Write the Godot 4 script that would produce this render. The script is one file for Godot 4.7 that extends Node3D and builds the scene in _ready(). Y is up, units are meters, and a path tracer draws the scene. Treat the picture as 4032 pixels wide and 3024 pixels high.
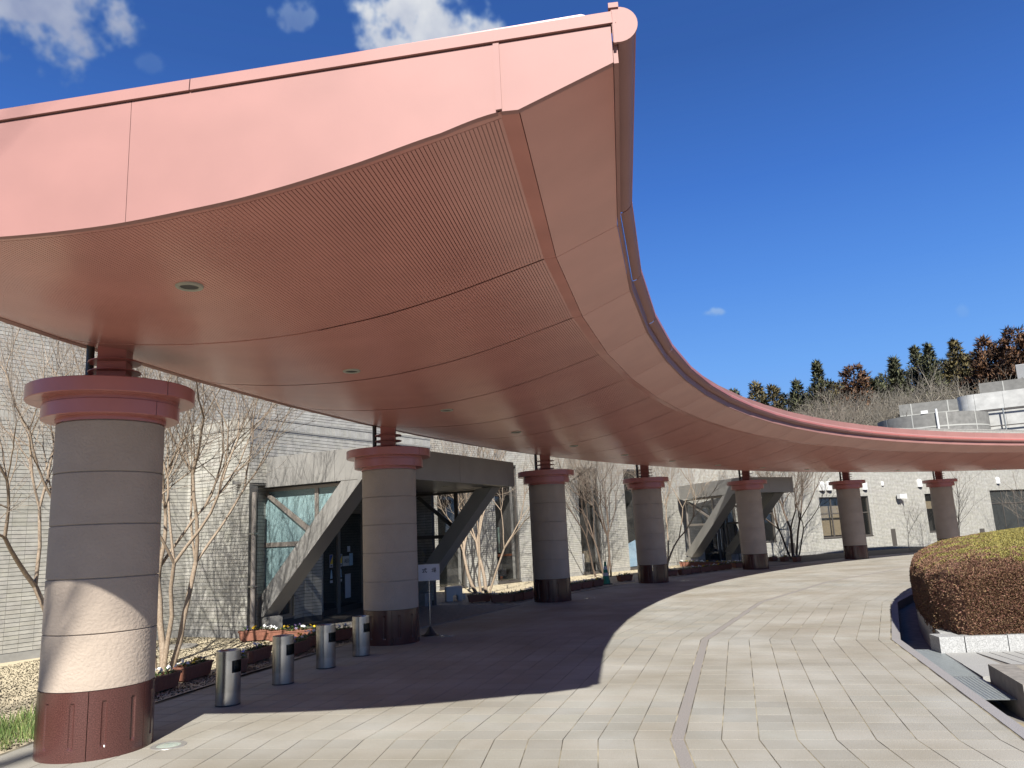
extends Node3D
# A curved pink canopy on stout round columns in front of a tiled hall, morning sun behind the viewer.

const CEN := Vector2(33.744, -0.554)      # centre that canopy, columns, paving and kerb curve round
var EYE := Vector3(0, 1.7, 0)
var RT := Vector3(0.99883206, -0.04742197, -0.00925615)
var UPV := Vector3(0.04831686, 0.98033228, 0.19134814)
var FW := Vector3(0.0, 0.19157188, -0.98147859)
var rng := RandomNumberGenerator.new()
var M := {}
var used_names := {}
var t_start := 0

# ------------------------------------------------------------------ mesh building
class MB:
	var v := PackedVector3Array()
	var n := PackedVector3Array()
	var c := PackedColorArray()
	var col := Color(1, 1, 1)
	var tint := false
	func tri(a: Vector3, b: Vector3, d: Vector3, na: Vector3, nb: Vector3, nd: Vector3) -> void:
		v.append(a); v.append(b); v.append(d)
		n.append(na); n.append(nb); n.append(nd)
		if tint:
			c.append(col); c.append(col); c.append(col)
	func quad(a: Vector3, b: Vector3, d: Vector3, e: Vector3, hint: Vector3) -> void:
		# flat quad a-b-d-e; its face turns to hint; wound clockwise seen from there
		var nn := (d - a).cross(e - b).normalized()
		if nn.dot(hint) > 0.0:
			tri(a, d, b, nn, nn, nn); tri(a, e, d, nn, nn, nn)
		else:
			nn = -nn
			tri(a, b, d, nn, nn, nn); tri(a, d, e, nn, nn, nn)
	func squad(a: Vector3, b: Vector3, d: Vector3, e: Vector3, na: Vector3, nb: Vector3, nd: Vector3, ne: Vector3) -> void:
		var nn := (d - a).cross(e - b)
		if nn.dot(na + nb + nd + ne) > 0.0:
			tri(a, d, b, na, nd, nb); tri(a, e, d, na, ne, nd)
		else:
			tri(a, b, d, na, nb, nd); tri(a, d, e, na, nd, ne)
	func hexa(p: Array, skip := -1) -> void:
		# p: four bottom corners in ring order, then the four above them
		var m := Vector3.ZERO
		for q in p: m += q
		m /= 8.0
		var f := [[0, 1, 2, 3], [4, 5, 6, 7], [0, 1, 5, 4], [1, 2, 6, 5], [2, 3, 7, 6], [3, 0, 4, 7]]
		for i in 6:
			if i == skip: continue
			var k: Array = f[i]
			var ce: Vector3 = (p[k[0]] + p[k[1]] + p[k[2]] + p[k[3]]) * 0.25
			quad(p[k[0]], p[k[1]], p[k[2]], p[k[3]], ce - m)
	func box(t: Transform3D, s: Vector3, skip := -1) -> void:
		var h := s * 0.5
		hexa([t * Vector3(-h.x, -h.y, -h.z), t * Vector3(h.x, -h.y, -h.z), t * Vector3(h.x, -h.y, h.z), t * Vector3(-h.x, -h.y, h.z),
			t * Vector3(-h.x, h.y, -h.z), t * Vector3(h.x, h.y, -h.z), t * Vector3(h.x, h.y, h.z), t * Vector3(-h.x, h.y, h.z)], skip)
	func bar(a: Vector3, b: Vector3, w: float, h: float, upish := Vector3.UP) -> void:
		var z := (b - a).normalized()
		var x := upish.cross(z).normalized()
		var y := z.cross(x)
		box(Transform3D(Basis(x, y, z), (a + b) * 0.5), Vector3(w, h, a.distance_to(b)))
	func tube(p: Array, r: Array, sides: int, cap := false) -> void:
		var rings := []
		var x := Vector3.ZERO
		for i in p.size():
			var d: Vector3 = (p[mini(i + 1, p.size() - 1)] - p[maxi(i - 1, 0)]).normalized()
			if x == Vector3.ZERO:
				x = d.cross(Vector3(0.31, 0.2, 0.93)).normalized()
			x = (x - d * x.dot(d)).normalized()
			var y := d.cross(x)
			var ring := []
			for k in sides:
				var a := TAU * k / sides
				ring.append(x * cos(a) + y * sin(a))
			rings.append(ring)
		for i in p.size() - 1:
			for k in sides:
				var l := (k + 1) % sides
				squad(p[i] + rings[i][k] * r[i], p[i] + rings[i][l] * r[i], p[i + 1] + rings[i + 1][l] * r[i + 1], p[i + 1] + rings[i + 1][k] * r[i + 1],
					rings[i][k], rings[i][l], rings[i + 1][l], rings[i + 1][k])
		if cap:
			for e in [0, p.size() - 1]:
				var nn: Vector3 = (p[e] - p[1 if e == 0 else e - 1]).normalized()
				for k in sides:
					var l := (k + 1) % sides
					var a: Vector3 = p[e] + rings[e][k] * r[e]
					var b: Vector3 = p[e] + rings[e][l] * r[e]
					if (b - a).cross(p[e] - a).dot(nn) > 0: tri(a, p[e], b, nn, nn, nn)
					else: tri(a, b, p[e], nn, nn, nn)
	func lathe(prof: Array, seg: int, a0 := 0.0, a1 := TAU, at := Vector3.ZERO, ends := false) -> void:
		# prof: Vector2(radius, height) from bottom outside; flat-shaded along the profile, smooth round it
		for i in prof.size() - 1:
			var d: Vector2 = prof[i + 1] - prof[i]
			if d.length() < 1e-6: continue
			var nr := Vector2(d.y, -d.x).normalized()
			for k in seg:
				var b0 := a0 + (a1 - a0) * k / seg
				var b1 := a0 + (a1 - a0) * (k + 1) / seg
				var e0 := Vector3(cos(b0), 0, sin(b0)); var e1 := Vector3(cos(b1), 0, sin(b1))
				squad(at + e0 * prof[i].x + Vector3.UP * prof[i].y, at + e1 * prof[i].x + Vector3.UP * prof[i].y, at + e1 * prof[i + 1].x + Vector3.UP * prof[i + 1].y, at + e0 * prof[i + 1].x + Vector3.UP * prof[i + 1].y,
					e0 * nr.x + Vector3.UP * nr.y, e1 * nr.x + Vector3.UP * nr.y, e1 * nr.x + Vector3.UP * nr.y, e0 * nr.x + Vector3.UP * nr.y)
		if ends:
			for b in [a0, a1]:
				var e := Vector3(cos(b), 0, sin(b))
				var nn := Vector3(sin(b), 0, -cos(b)) * (1.0 if b == a0 else -1.0)
				for i in range(1, prof.size() - 2):
					var p0: Vector3 = at + e * prof[0].x + Vector3.UP * prof[0].y
					var p1: Vector3 = at + e * prof[i].x + Vector3.UP * prof[i].y
					var p2: Vector3 = at + e * prof[i + 1].x + Vector3.UP * prof[i + 1].y
					tri(p0, p1, p2, nn, nn, nn)
	func fan(pts: Array, hint: Vector3) -> void:
		for i in range(1, pts.size() - 1):
			var nn: Vector3 = (pts[i] - pts[0]).cross(pts[i + 1] - pts[0]).normalized()
			if nn.dot(hint) > 0: tri(pts[0], pts[i + 1], pts[i], nn, nn, nn)
			else: tri(pts[0], pts[i], pts[i + 1], -nn, -nn, -nn)
	func slab(pts: Array, dn: Vector3) -> void:
		# closed prism: convex outline pts, thickness vector dn
		fan(pts, -dn)
		var low := []
		for p in pts: low.append(p + dn)
		fan(low, dn)
		var m := Vector3.ZERO
		for p in pts: m += p
		m /= pts.size()
		for i in pts.size():
			var j := (i + 1) % pts.size()
			quad(pts[i], pts[j], low[j], low[i], (pts[i] + pts[j]) * 0.5 - m)
	func mesh() -> ArrayMesh:
		var a := []
		a.resize(Mesh.ARRAY_MAX)
		a[Mesh.ARRAY_VERTEX] = v
		a[Mesh.ARRAY_NORMAL] = n
		if tint: a[Mesh.ARRAY_COLOR] = c
		var m := ArrayMesh.new()
		if v.size(): m.add_surface_from_arrays(Mesh.PRIMITIVE_TRIANGLES, a)
		return m

func numbered(called: String) -> String:
	if not used_names.has(called):
		used_names[called] = 0
		return called
	used_names[called] += 1
	return "%s_%03d" % [called, used_names[called]]

func tag(o: Node, label := "", category := "", group := "", kind := "") -> Node:
	if label: o.set_meta("label", label)
	if category: o.set_meta("category", category)
	if group: o.set_meta("group", group)
	if kind: o.set_meta("kind", kind)
	return o

func thing(called: String, label: String, category: String, at := Vector3.ZERO, turn := 0.0, group := "") -> Node3D:
	var o := Node3D.new()
	o.name = numbered(called)
	o.position = at
	o.rotation.y = turn
	add_child(o)
	tag(o, label, category, group)
	return o

func part(mb, called: String, mat: Material, parent: Node3D, world := false) -> MeshInstance3D:
	var o := MeshInstance3D.new()
	o.name = called
	o.mesh = mb.mesh() if mb is MB else mb
	o.material_override = mat
	if world and parent != self:
		var g := Transform3D()
		var p: Node = parent
		while p != self and p is Node3D:
			g = p.transform * g
			p = p.get_parent()
		o.transform = g.affine_inverse()
	parent.add_child(o, true)
	return o

func struct(mb: MB, called: String, mat: Material) -> MeshInstance3D:
	var o := part(mb, numbered(called), mat, self)
	o.set_meta("kind", "structure")
	return o

func copy(o: Node3D, at: Vector3, turn: float, label := "") -> Node3D:
	var base_name := String(o.name).rstrip("0123456789").trim_suffix("_")
	var d := o.duplicate()
	d.name = numbered(base_name)
	add_child(d)
	d.position = at
	d.rotation.y = turn
	if label: d.set_meta("label", label)
	return d

# ------------------------------------------------------------------ places
func pc(r: float, deg: float, h: float) -> Vector3:
	var t := deg_to_rad(deg)
	return Vector3(CEN.x + r * sin(t), h, CEN.y - r * cos(t))

func seen(p: Vector3) -> float:
	# distance to the eye when p lies in the frame, else a large number
	var d := p - EYE
	var z := d.dot(FW)
	if z < 0.3: return 1e6
	var x := d.dot(RT) / z / 0.6662
	var y := d.dot(UPV) / z / 0.4996
	return z if absf(x) < 1.03 and absf(y) < 1.03 else 1e6

# ------------------------------------------------------------------ materials
func ntex(freq: float, lo: Color, hi: Color, sd: int, octaves := 4, size := 512, kind := FastNoiseLite.TYPE_SIMPLEX_SMOOTH, mid := -1.0) -> NoiseTexture2D:
	var f := FastNoiseLite.new()
	f.noise_type = kind
	f.frequency = freq
	f.seed = sd
	f.fractal_octaves = octaves
	var t := NoiseTexture2D.new()
	t.width = size; t.height = size
	t.seamless = true
	t.noise = f
	var g := Gradient.new()
	g.set_color(0, lo); g.set_color(1, hi)
	if mid > 0: g.set_offset(0, mid - 0.12); g.set_offset(1, mid + 0.12)
	t.color_ramp = g
	return t

func nnorm(freq: float, bump: float, sd: int, octaves := 4, size := 512, kind := FastNoiseLite.TYPE_SIMPLEX_SMOOTH) -> NoiseTexture2D:
	var f := FastNoiseLite.new()
	f.noise_type = kind
	f.frequency = freq
	f.seed = sd
	f.fractal_octaves = octaves
	var t := NoiseTexture2D.new()
	t.width = size; t.height = size
	t.seamless = true
	t.noise = f
	t.as_normal_map = true
	t.bump_strength = bump
	return t

func mat(key: String, lin: Color, rough: float, metal := 0.0, tex: Texture2D = null, scale := 1.0, nrm: Texture2D = null, nstr := 0.5, vcol := false) -> StandardMaterial3D:
	var m := StandardMaterial3D.new()
	m.resource_name = key
	m.albedo_color = lin.linear_to_srgb()
	m.roughness = rough
	m.metallic = metal
	if tex:
		m.albedo_texture = tex
	if nrm:
		m.normal_enabled = true
		m.normal_texture = nrm
		m.normal_scale = nstr
	if tex or nrm:
		m.uv1_triplanar = true
		m.uv1_world_triplanar = true
		m.uv1_scale = Vector3.ONE * scale
	m.vertex_color_use_as_albedo = vcol
	m.cull_mode = BaseMaterial3D.CULL_DISABLED
	M[key] = m
	return m

func g8(x: float) -> Color:
	return Color(x, x, x)

func materials() -> void:
	var speck := ntex(0.09, g8(0.72), g8(1.0), 3, 3, 512)
	var cloud := ntex(0.012, g8(0.80), g8(1.0), 5, 5, 512)
	var soft := ntex(0.006, g8(0.93), g8(1.0), 9, 4, 512)
	var gravel := ntex(0.10, Color(0.76, 0.73, 0.66), Color(1, 0.98, 0.94), 11, 2, 512, FastNoiseLite.TYPE_CELLULAR)
	var stone_grain := ntex(0.16, g8(0.62), g8(1.0), 17, 2, 512, FastNoiseLite.TYPE_VALUE)
	var pave := ntex(0.11, Color(0.66, 0.645, 0.62), Color(1, 1, 1), 21, 4, 1024)
	var stain := ntex(0.004, Color(0.84, 0.82, 0.78), Color(1, 1, 1), 51, 7, 1024)
	var joint := ntex(0.008, Color(0.18, 0.17, 0.155), Color(1, 0.97, 0.86), 23, 3, 512)
	var stucco_n := nnorm(0.075, 5.0, 31, 3, 512)
	var fine_n := nnorm(0.12, 2.0, 33, 3, 512)
	var lace := ntex(0.05, Color(0.62, 0.72, 0.72), Color(1, 1, 1), 35, 3, 512, FastNoiseLite.TYPE_CELLULAR)
	var bark_t := ntex(0.02, Color(0.70, 0.65, 0.60), Color(1, 0.98, 0.95), 37, 4, 512)
	var steel_t := ntex(0.004, g8(0.86), g8(1.0), 39, 4, 256)
	var granite_t := ntex(0.12, Color(0.45, 0.40, 0.40), Color(1, 0.95, 0.95), 41, 3, 512)
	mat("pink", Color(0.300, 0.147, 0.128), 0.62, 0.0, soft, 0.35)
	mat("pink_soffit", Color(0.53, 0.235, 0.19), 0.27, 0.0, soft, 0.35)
	mat("pink_cap", Color(0.40, 0.145, 0.125), 0.28, 0.0, soft, 0.5)
	mat("pink_neck", Color(0.38, 0.125, 0.105), 0.38)
	mat("stucco", Color(0.368, 0.302, 0.242), 0.88, 0.0, soft, 0.7, stucco_n, 0.32)
	mat("red_granite", Color(0.135, 0.062, 0.052), 0.2, 0.0, granite_t, 1.6)
	mat("dark_pipe", Color(0.045, 0.048, 0.045), 0.4, 0.2)
	mat("lamp_ring", Color(0.295, 0.281, 0.225), 0.45)
	mat("lamp_dark", Color(0.03, 0.03, 0.03), 0.45)
	mat("tile", Color(0.415, 0.403, 0.362), 0.42, 0.0, cloud, 0.9, null, 0.0, true)
	mat("tile_joint", Color(0.112, 0.109, 0.105), 0.9, 0.0, speck, 1.0)
	mat("plinth", Color(0.295, 0.288, 0.267), 0.8, 0.0, cloud, 1.0)
	mat("bronze", Color(0.30, 0.29, 0.27), 0.40, 0.30, soft, 0.5)
	mat("bronze_dark", Color(0.085, 0.076, 0.067), 0.4, 0.3)
	mat("frame_pale", Color(0.253, 0.225, 0.197), 0.4, 0.3)
	mat("frosted", Color(0.42, 0.53, 0.54), 0.22, 0.0, lace, 2.2)
	mat("black_glass", Color(0.012, 0.013, 0.014), 0.06)
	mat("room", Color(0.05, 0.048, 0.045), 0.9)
	mat("room_floor", Color(0.07, 0.056, 0.042), 0.7)
	mat("blind", Color(0.211, 0.168, 0.105), 0.8)
	mat("screen_green", Color(0.232, 0.323, 0.281), 0.6)
	mat("table_wood", Color(0.22, 0.075, 0.035), 0.45)
	mat("white_paint", Color(0.50, 0.50, 0.49), 0.45)
	mat("white_panel", Color(0.42, 0.42, 0.40), 0.5, 0.0, cloud, 0.25)
	mat("grey_render", Color(0.175, 0.172, 0.161), 0.9, 0.0, cloud, 0.4)
	mat("grey_line", Color(0.295, 0.295, 0.274), 0.8)
	mat("steel", Color(0.50, 0.49, 0.47), 0.27, 1.0, steel_t, 3.0)
	mat("galv", Color(0.295, 0.316, 0.316), 0.42, 0.55, speck, 1.5)
	mat("black_plastic", Color(0.02, 0.02, 0.022), 0.5)
	mat("paper", Color(0.50, 0.50, 0.53), 0.6)
	mat("ink", Color(0.02, 0.02, 0.035), 0.6)
	mat("yellow", Color(0.75, 0.52, 0.03), 0.5)
	mat("blue", Color(0.03, 0.06, 0.28), 0.5)
	mat("pale_blue", Color(0.35, 0.50, 0.62), 0.5)
	mat("cone_green", Color(0.015, 0.20, 0.11), 0.5)
	mat("terracotta", Color(0.24, 0.095, 0.058), 0.65, 0.0, cloud, 3.0)
	mat("soil", Color(0.06, 0.042, 0.03), 0.95)
	mat("leaf", Color(0.06, 0.10, 0.03), 0.6)
	mat("petal", Color(1, 1, 1), 0.6, 0.0, null, 1.0, null, 0.0, true)
	mat("paving", Color(0.475, 0.462, 0.420), 0.78, 0.0, pave, 1.0, fine_n, 0.12, true)
	mat("paving_joint", Color(0.42, 0.39, 0.34), 0.9, 0.0, joint, 0.35)
	mat("band", Color(0.30, 0.275, 0.25), 0.7, 0.0, speck, 1.4)
	mat("kerb", Color(0.316, 0.298, 0.288), 0.7, 0.0, speck, 1.8)
	mat("white_granite", Color(0.463, 0.463, 0.449), 0.6, 0.0, stone_grain, 1.6)
	mat("concrete", Color(0.232, 0.211, 0.183), 0.9, 0.0, cloud, 1.2)
	mat("concrete_dark", Color(0.22, 0.205, 0.18), 0.9, 0.0, cloud, 1.0)
	mat("slab_paver", Color(0.365, 0.358, 0.337), 0.8, 0.0, speck, 1.5)
	mat("sand", Color(0.323, 0.267, 0.168), 0.95, 0.0, cloud, 1.4)
	mat("gravel", Color(0.60, 0.545, 0.43), 0.95, 0.0, gravel, 4.5, fine_n, 0.3)
	mat("pebble", Color(0.58, 0.53, 0.425), 0.85, 0.0, null, 1.0, null, 0.0, true)
	mat("earth", Color(0.075, 0.062, 0.045), 0.95, 0.0, cloud, 0.3)
	mat("grass", Color(1, 1, 1), 0.7, 0.0, null, 1.0, null, 0.0, true)
	mat("bark", Color(0.35, 0.295, 0.235), 0.75, 0.0, bark_t, 2.2)
	mat("bark_dark", Color(0.13, 0.10, 0.08), 0.85, 0.0, bark_t, 2.0)
	mat("twig", Color(0.29, 0.24, 0.19), 0.85)
	mat("twig_grey", Color(0.215, 0.19, 0.15), 0.9)
	mat("foliage", Color(1, 1, 1), 0.75, 0.0, null, 1.0, null, 0.0, true)
	mat("hedge_body", Color(0.135, 0.065, 0.04), 0.95)
	mat("solar", Color(0.015, 0.02, 0.045), 0.15)
	for k in ["paving"]:
		var m: StandardMaterial3D = M[k]
		m.detail_enabled = true
		m.detail_blend_mode = BaseMaterial3D.BLEND_MODE_MUL
		m.detail_albedo = stain
		m.detail_uv_layer = BaseMaterial3D.DETAIL_UV_2
		m.uv2_triplanar = true
		m.uv2_world_triplanar = true
		m.uv2_scale = Vector3.ONE * 0.15
	M["foliage"].backlight_enabled = true
	M["foliage"].backlight = Color(0.08, 0.07, 0.03)
	var gl := mat("glass", Color(0.03, 0.035, 0.035), 0.03)
	gl.albedo_color.a = 0.10
	gl.transparency = BaseMaterial3D.TRANSPARENCY_ALPHA
	var gd := mat("glass_dark", Color(0.05, 0.055, 0.055), 0.03)
	gd.albedo_color.a = 0.55
	gd.transparency = BaseMaterial3D.TRANSPARENCY_ALPHA
	M["frosted"].transparency = BaseMaterial3D.TRANSPARENCY_ALPHA
	M["frosted"].albedo_color.a = 0.68
	var lg := mat("lamp_glass", Color(0.295, 0.351, 0.309), 0.08)

# ------------------------------------------------------------------ camera, sky, sun
func sky_image() -> Image:
	var W := 4096
	var H := 2048
	var im := Image.create(W, H, false, Image.FORMAT_RGB8)
	# colours by height above the horizon, as the photograph shows them
	var key := [[0.0, Color8(170, 200, 238)], [5.0, Color8(140, 187, 245)], [11.0, Color8(113, 170, 243)], [17.0, Color8(89, 146, 229)], [24.0, Color8(69, 121, 207)], [33.0, Color8(56, 99, 174)], [45.0, Color8(48, 88, 158)], [90.0, Color8(38, 72, 140)]]
	for y in H:
		var el := 90.0 - 180.0 * (y + 0.5) / H
		var c: Color = key[0][1]
		if el > 0.0:
			for i in key.size() - 1:
				if el >= key[i][0]:
					var t: float = clampf((el - key[i][0]) / (key[i + 1][0] - key[i][0]), 0, 1)
					c = (key[i][1] as Color).lerp(key[i + 1][1], t)
		else:
			c = Color8(120, 112, 100)
		im.fill_rect(Rect2i(0, y, W, 1), c)
	var f := FastNoiseLite.new()
	f.seed = 4; f.frequency = 0.22; f.fractal_octaves = 5; f.fractal_gain = 0.55
	var f2 := FastNoiseLite.new()
	f2.seed = 8; f2.frequency = 0.5; f2.fractal_octaves = 5
	# azimuth, height, half width, half height (degrees), density, raggedness, whiteness
	var cl := [[-5.6, 35.6, 5.2, 4.2, 1.5, 0.8, 0.84], [-36.8, 35.0, 8.0, 6.0, 1.15, 0.9, 0.36], [-16.6, 36.4, 1.6, 1.2, 0.6, 1.5, 0.66], [-26.7, 31.9, 1.0, 0.7, 0.42, 1.2, 0.6], [-28.5, 33.6, 1.6, 1.3, 0.30, 1.3, 0.5], [15.2, 15.1, 0.95, 0.42, 0.6, 1.5, 0.86], [31.3, 12.8, 0.45, 0.55, 0.35, 0.8, 0.8], [8.9, 24.0, 0.5, 1.2, 0.12, 1.0, 0.8],
		[62.0, 30.0, 6.0, 3.0, 1.1, 1.0, 0.8], [-75.0, 26.0, 8.0, 4.0, 1.1, 1.0, 0.6], [110.0, 40.0, 7.0, 4.0, 1.2, 1.0, 0.8], [-120.0, 33.0, 7.0, 3.5, 1.1, 1.0, 0.7], [160.0, 52.0, 6.0, 4.0, 1.1, 1.0, 0.8]]
	for k in cl:
		var cx := int(k[0] / 360.0 * W)
		var cy := int((90.0 - k[1]) / 180.0 * H)
		var rx := int(k[2] * 1.9 / 360.0 * W / cos(deg_to_rad(k[1])))
		var ry := int(k[3] * 1.9 / 180.0 * H)
		for y in range(maxi(cy - ry, 0), cy + ry):
			for x in range(cx - rx, cx + rx):
				var az := float(x) / W * 360.0
				var el := 90.0 - 180.0 * y / H
				var u: float = (az - k[0]) * cos(deg_to_rad(el)) / k[2]
				var w: float = (el - k[1]) / k[3]
				var d := u * u + w * w
				if d > 3.2: continue
				var s: float = (f.get_noise_2d(az * 0.9, el * 1.1) * 0.95 + f2.get_noise_2d(az * 1.3, el * 1.5) * 0.30) * k[5]
				var den: float = clampf((1.0 - d + s * 1.1) * 1.25, 0, 1) * minf(k[4], 1.0)
				den = den * den * (3.0 - 2.0 * den)
				if k[4] < 1.0: den *= k[4]
				if den < 0.01: continue
				var body: float = clampf(0.6 + 0.35 * w + 0.45 * f.get_noise_2d(az * 1.1 + 40.0, el * 1.2), 0, 1)
				var cc := Color8(146, 158, 190).lerp(Color8(226, 229, 233), clampf(body * 0.75 + (k[6] - 0.6), 0, 1))
				var xx := posmod(x, W)
				im.set_pixel(xx, y, im.get_pixel(xx, y).lerp(cc, den))
	return im

func camera_and_light() -> void:
	var cam := Camera3D.new()
	cam.name = "camera"
	cam.fov = 53.0944
	cam.near = 0.05
	cam.far = 900.0
	cam.transform = Transform3D(Basis(RT, UPV, -FW), EYE)
	add_child(cam)
	cam.current = true
	var env := Environment.new()
	env.background_mode = Environment.BG_SKY
	var sky := Sky.new()
	var pano := PanoramaSkyMaterial.new()
	pano.panorama = ImageTexture.create_from_image(sky_image())
	pano.energy_multiplier = 0.483
	sky.sky_material = pano
	env.sky = sky
	env.tonemap_mode = Environment.TONE_MAPPER_LINEAR
	env.tonemap_exposure = 2.07
	env.sdfgi_enabled = true
	env.ssao_enabled = true
	env.ssil_enabled = true
	var we := WorldEnvironment.new()
	we.name = "environment"
	we.environment = env
	add_child(we)
	var sun := DirectionalLight3D.new()
	sun.name = "sun"
	sun.light_energy = 1.6
	sun.light_color = Color(1.0, 0.985, 0.955)
	sun.light_angular_distance = 0.53
	sun.shadow_enabled = true
	add_child(sun)
	var el := deg_to_rad(39.3)
	var az := deg_to_rad(0.5)     # the way the light travels, to the right of straight ahead
	sun.look_at_from_position(Vector3.ZERO, Vector3(sin(az) * cos(el), -sin(el), -cos(az) * cos(el)), Vector3.UP)

# ------------------------------------------------------------------ ground, paving, kerb
const TH0 := -79.35
const DTH := 9.83

func sec(r: float, k: int, t: float, h: float) -> Vector3:
	return pc(r, TH0 + DTH * k, h).lerp(pc(r, TH0 + DTH * (k + 1), h), t)

func flat_ring(mb: MB, r0: float, r1: float, d0: float, d1: float, h: float, step := 2.0) -> void:
	var n := int(ceil((d1 - d0) / step))
	for i in n:
		var a := d0 + (d1 - d0) * i / n
		var b := d0 + (d1 - d0) * (i + 1) / n
		mb.quad(pc(r0, a, h), pc(r0, b, h), pc(r1, b, h), pc(r1, a, h), Vector3.UP)

func build_ground() -> void:
	var mb := MB.new()
	mb.quad(Vector3(-400, -0.30, 300), Vector3(400, -0.30, 300), Vector3(400, -0.30, -500), Vector3(-400, -0.30, -500), Vector3.UP)
	struct(mb, "ground", M.earth)
	mb = MB.new()
	flat_ring(mb, 39.02, 52.0, -112.0, -36.5, 0.0)
	var gb := struct(mb, "gravel_bed", M.gravel)
	mb = MB.new()
	flat_ring(mb, 39.02, 60.0, -36.5, 12.0, -0.004)
	struct(mb, "planting_soil", M.earth)
	# pebbles: nobody could count them
	rng.seed = 77
	var peb := MB.new()
	var oc := [Vector3(1, 0, 0), Vector3(0, 0, 1), Vector3(-1, 0, 0), Vector3(0, 0, -1)]
	for i in 4:
		peb.tri(oc[i], Vector3(0, 0.8, 0), oc[(i + 1) % 4], (oc[i] + Vector3.UP * 0.5).normalized(), Vector3.UP, (oc[(i + 1) % 4] + Vector3.UP * 0.5).normalized())
		peb.tri(oc[i], oc[(i + 1) % 4], Vector3(0, -0.5, 0), oc[i], oc[(i + 1) % 4], Vector3.DOWN)
	var mm := MultiMesh.new()
	mm.transform_format = MultiMesh.TRANSFORM_3D
	mm.use_colors = true
	mm.mesh = peb.mesh()
	mm.instance_count = 60000
	for i in mm.instance_count:
		var far := i > 45000
		var p := pc(39.06 + 4.9 * pow(rng.randf(), 1.1), rng.randf_range(-66.0, -38.0) if far else rng.randf_range(-83.0, -66.0), 0.002)
		var s := rng.randf_range(0.006, 0.014)
		mm.set_instance_transform(i, Transform3D(Basis.from_euler(Vector3(rng.randf() * 0.6, rng.randf() * TAU, rng.randf() * 0.6)) * Basis.from_scale(Vector3(s, s * 0.6, s * rng.randf_range(0.7, 1.0))), p))
		var v := rng.randf_range(0.72, 1.15)
		mm.set_instance_color(i, Color(v, v * rng.randf_range(0.94, 1.0), v * rng.randf_range(0.82, 1.0)))
	var mi := MultiMeshInstance3D.new()
	mi.name = "gravel"
	mi.multimesh = mm
	mi.material_override = M.pebble
	add_child(mi)
	tag(mi, "pale tan gravel between the paving and the tiled walls", "gravel", "", "stuff")
	# grass
	var bl := MB.new()
	bl.tri(Vector3(-0.5, 0, 0), Vector3(0, 1, 0.25), Vector3(0.5, 0, 0), Vector3(0, 0.4, 1).normalized(), Vector3(0, 0.8, 0.6), Vector3(0, 0.4, 1).normalized())
	bl.tri(Vector3(-0.5, 0, 0), Vector3(0.5, 0, 0), Vector3(0.1, 0.55, 0.05), Vector3(0, 0.4, -1).normalized(), Vector3(0, 0.4, -1).normalized(), Vector3(0, 0.8, -0.6))
	var gm := MultiMesh.new()
	gm.transform_format = MultiMesh.TRANSFORM_3D
	gm.use_colors = true
	gm.mesh = bl.mesh()
	gm.instance_count = 15000
	for i in gm.instance_count:
		var th := rng.randf_range(-86.0, -77.7)
		var rr := 39.08 + 1.35 * pow(rng.randf(), 0.8) * (1.0 if rng.randf() < 0.86 else 1.25)
		if th > -78.6 and rr > 39.5 + rng.randf() * 0.8: rr = 39.1 + rng.randf() * 0.5
		var hh := rng.randf_range(0.05, 0.17) * (1.0 if rng.randf() < 0.9 else 1.5)
		var b := Basis.from_euler(Vector3(rng.randf_range(-0.5, 0.5), rng.randf() * TAU, rng.randf_range(-0.5, 0.5)))
		gm.set_instance_transform(i, Transform3D(b * Basis.from_scale(Vector3(rng.randf_range(0.005, 0.010), hh, hh)), pc(rr, th, 0.0)))
		var c := Color(0.075, 0.15, 0.028).lerp(Color(0.30, 0.29, 0.11), pow(rng.randf(), 2.2))
		gm.set_instance_color(i, c * rng.randf_range(0.7, 1.3))
	var gi := MultiMeshInstance3D.new()
	gi.name = "grass"
	gi.multimesh = gm
	gi.material_override = M.grass
	add_child(gi)
	tag(gi, "tuft of green grass beside the base of the big column", "grass", "", "stuff")

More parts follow.
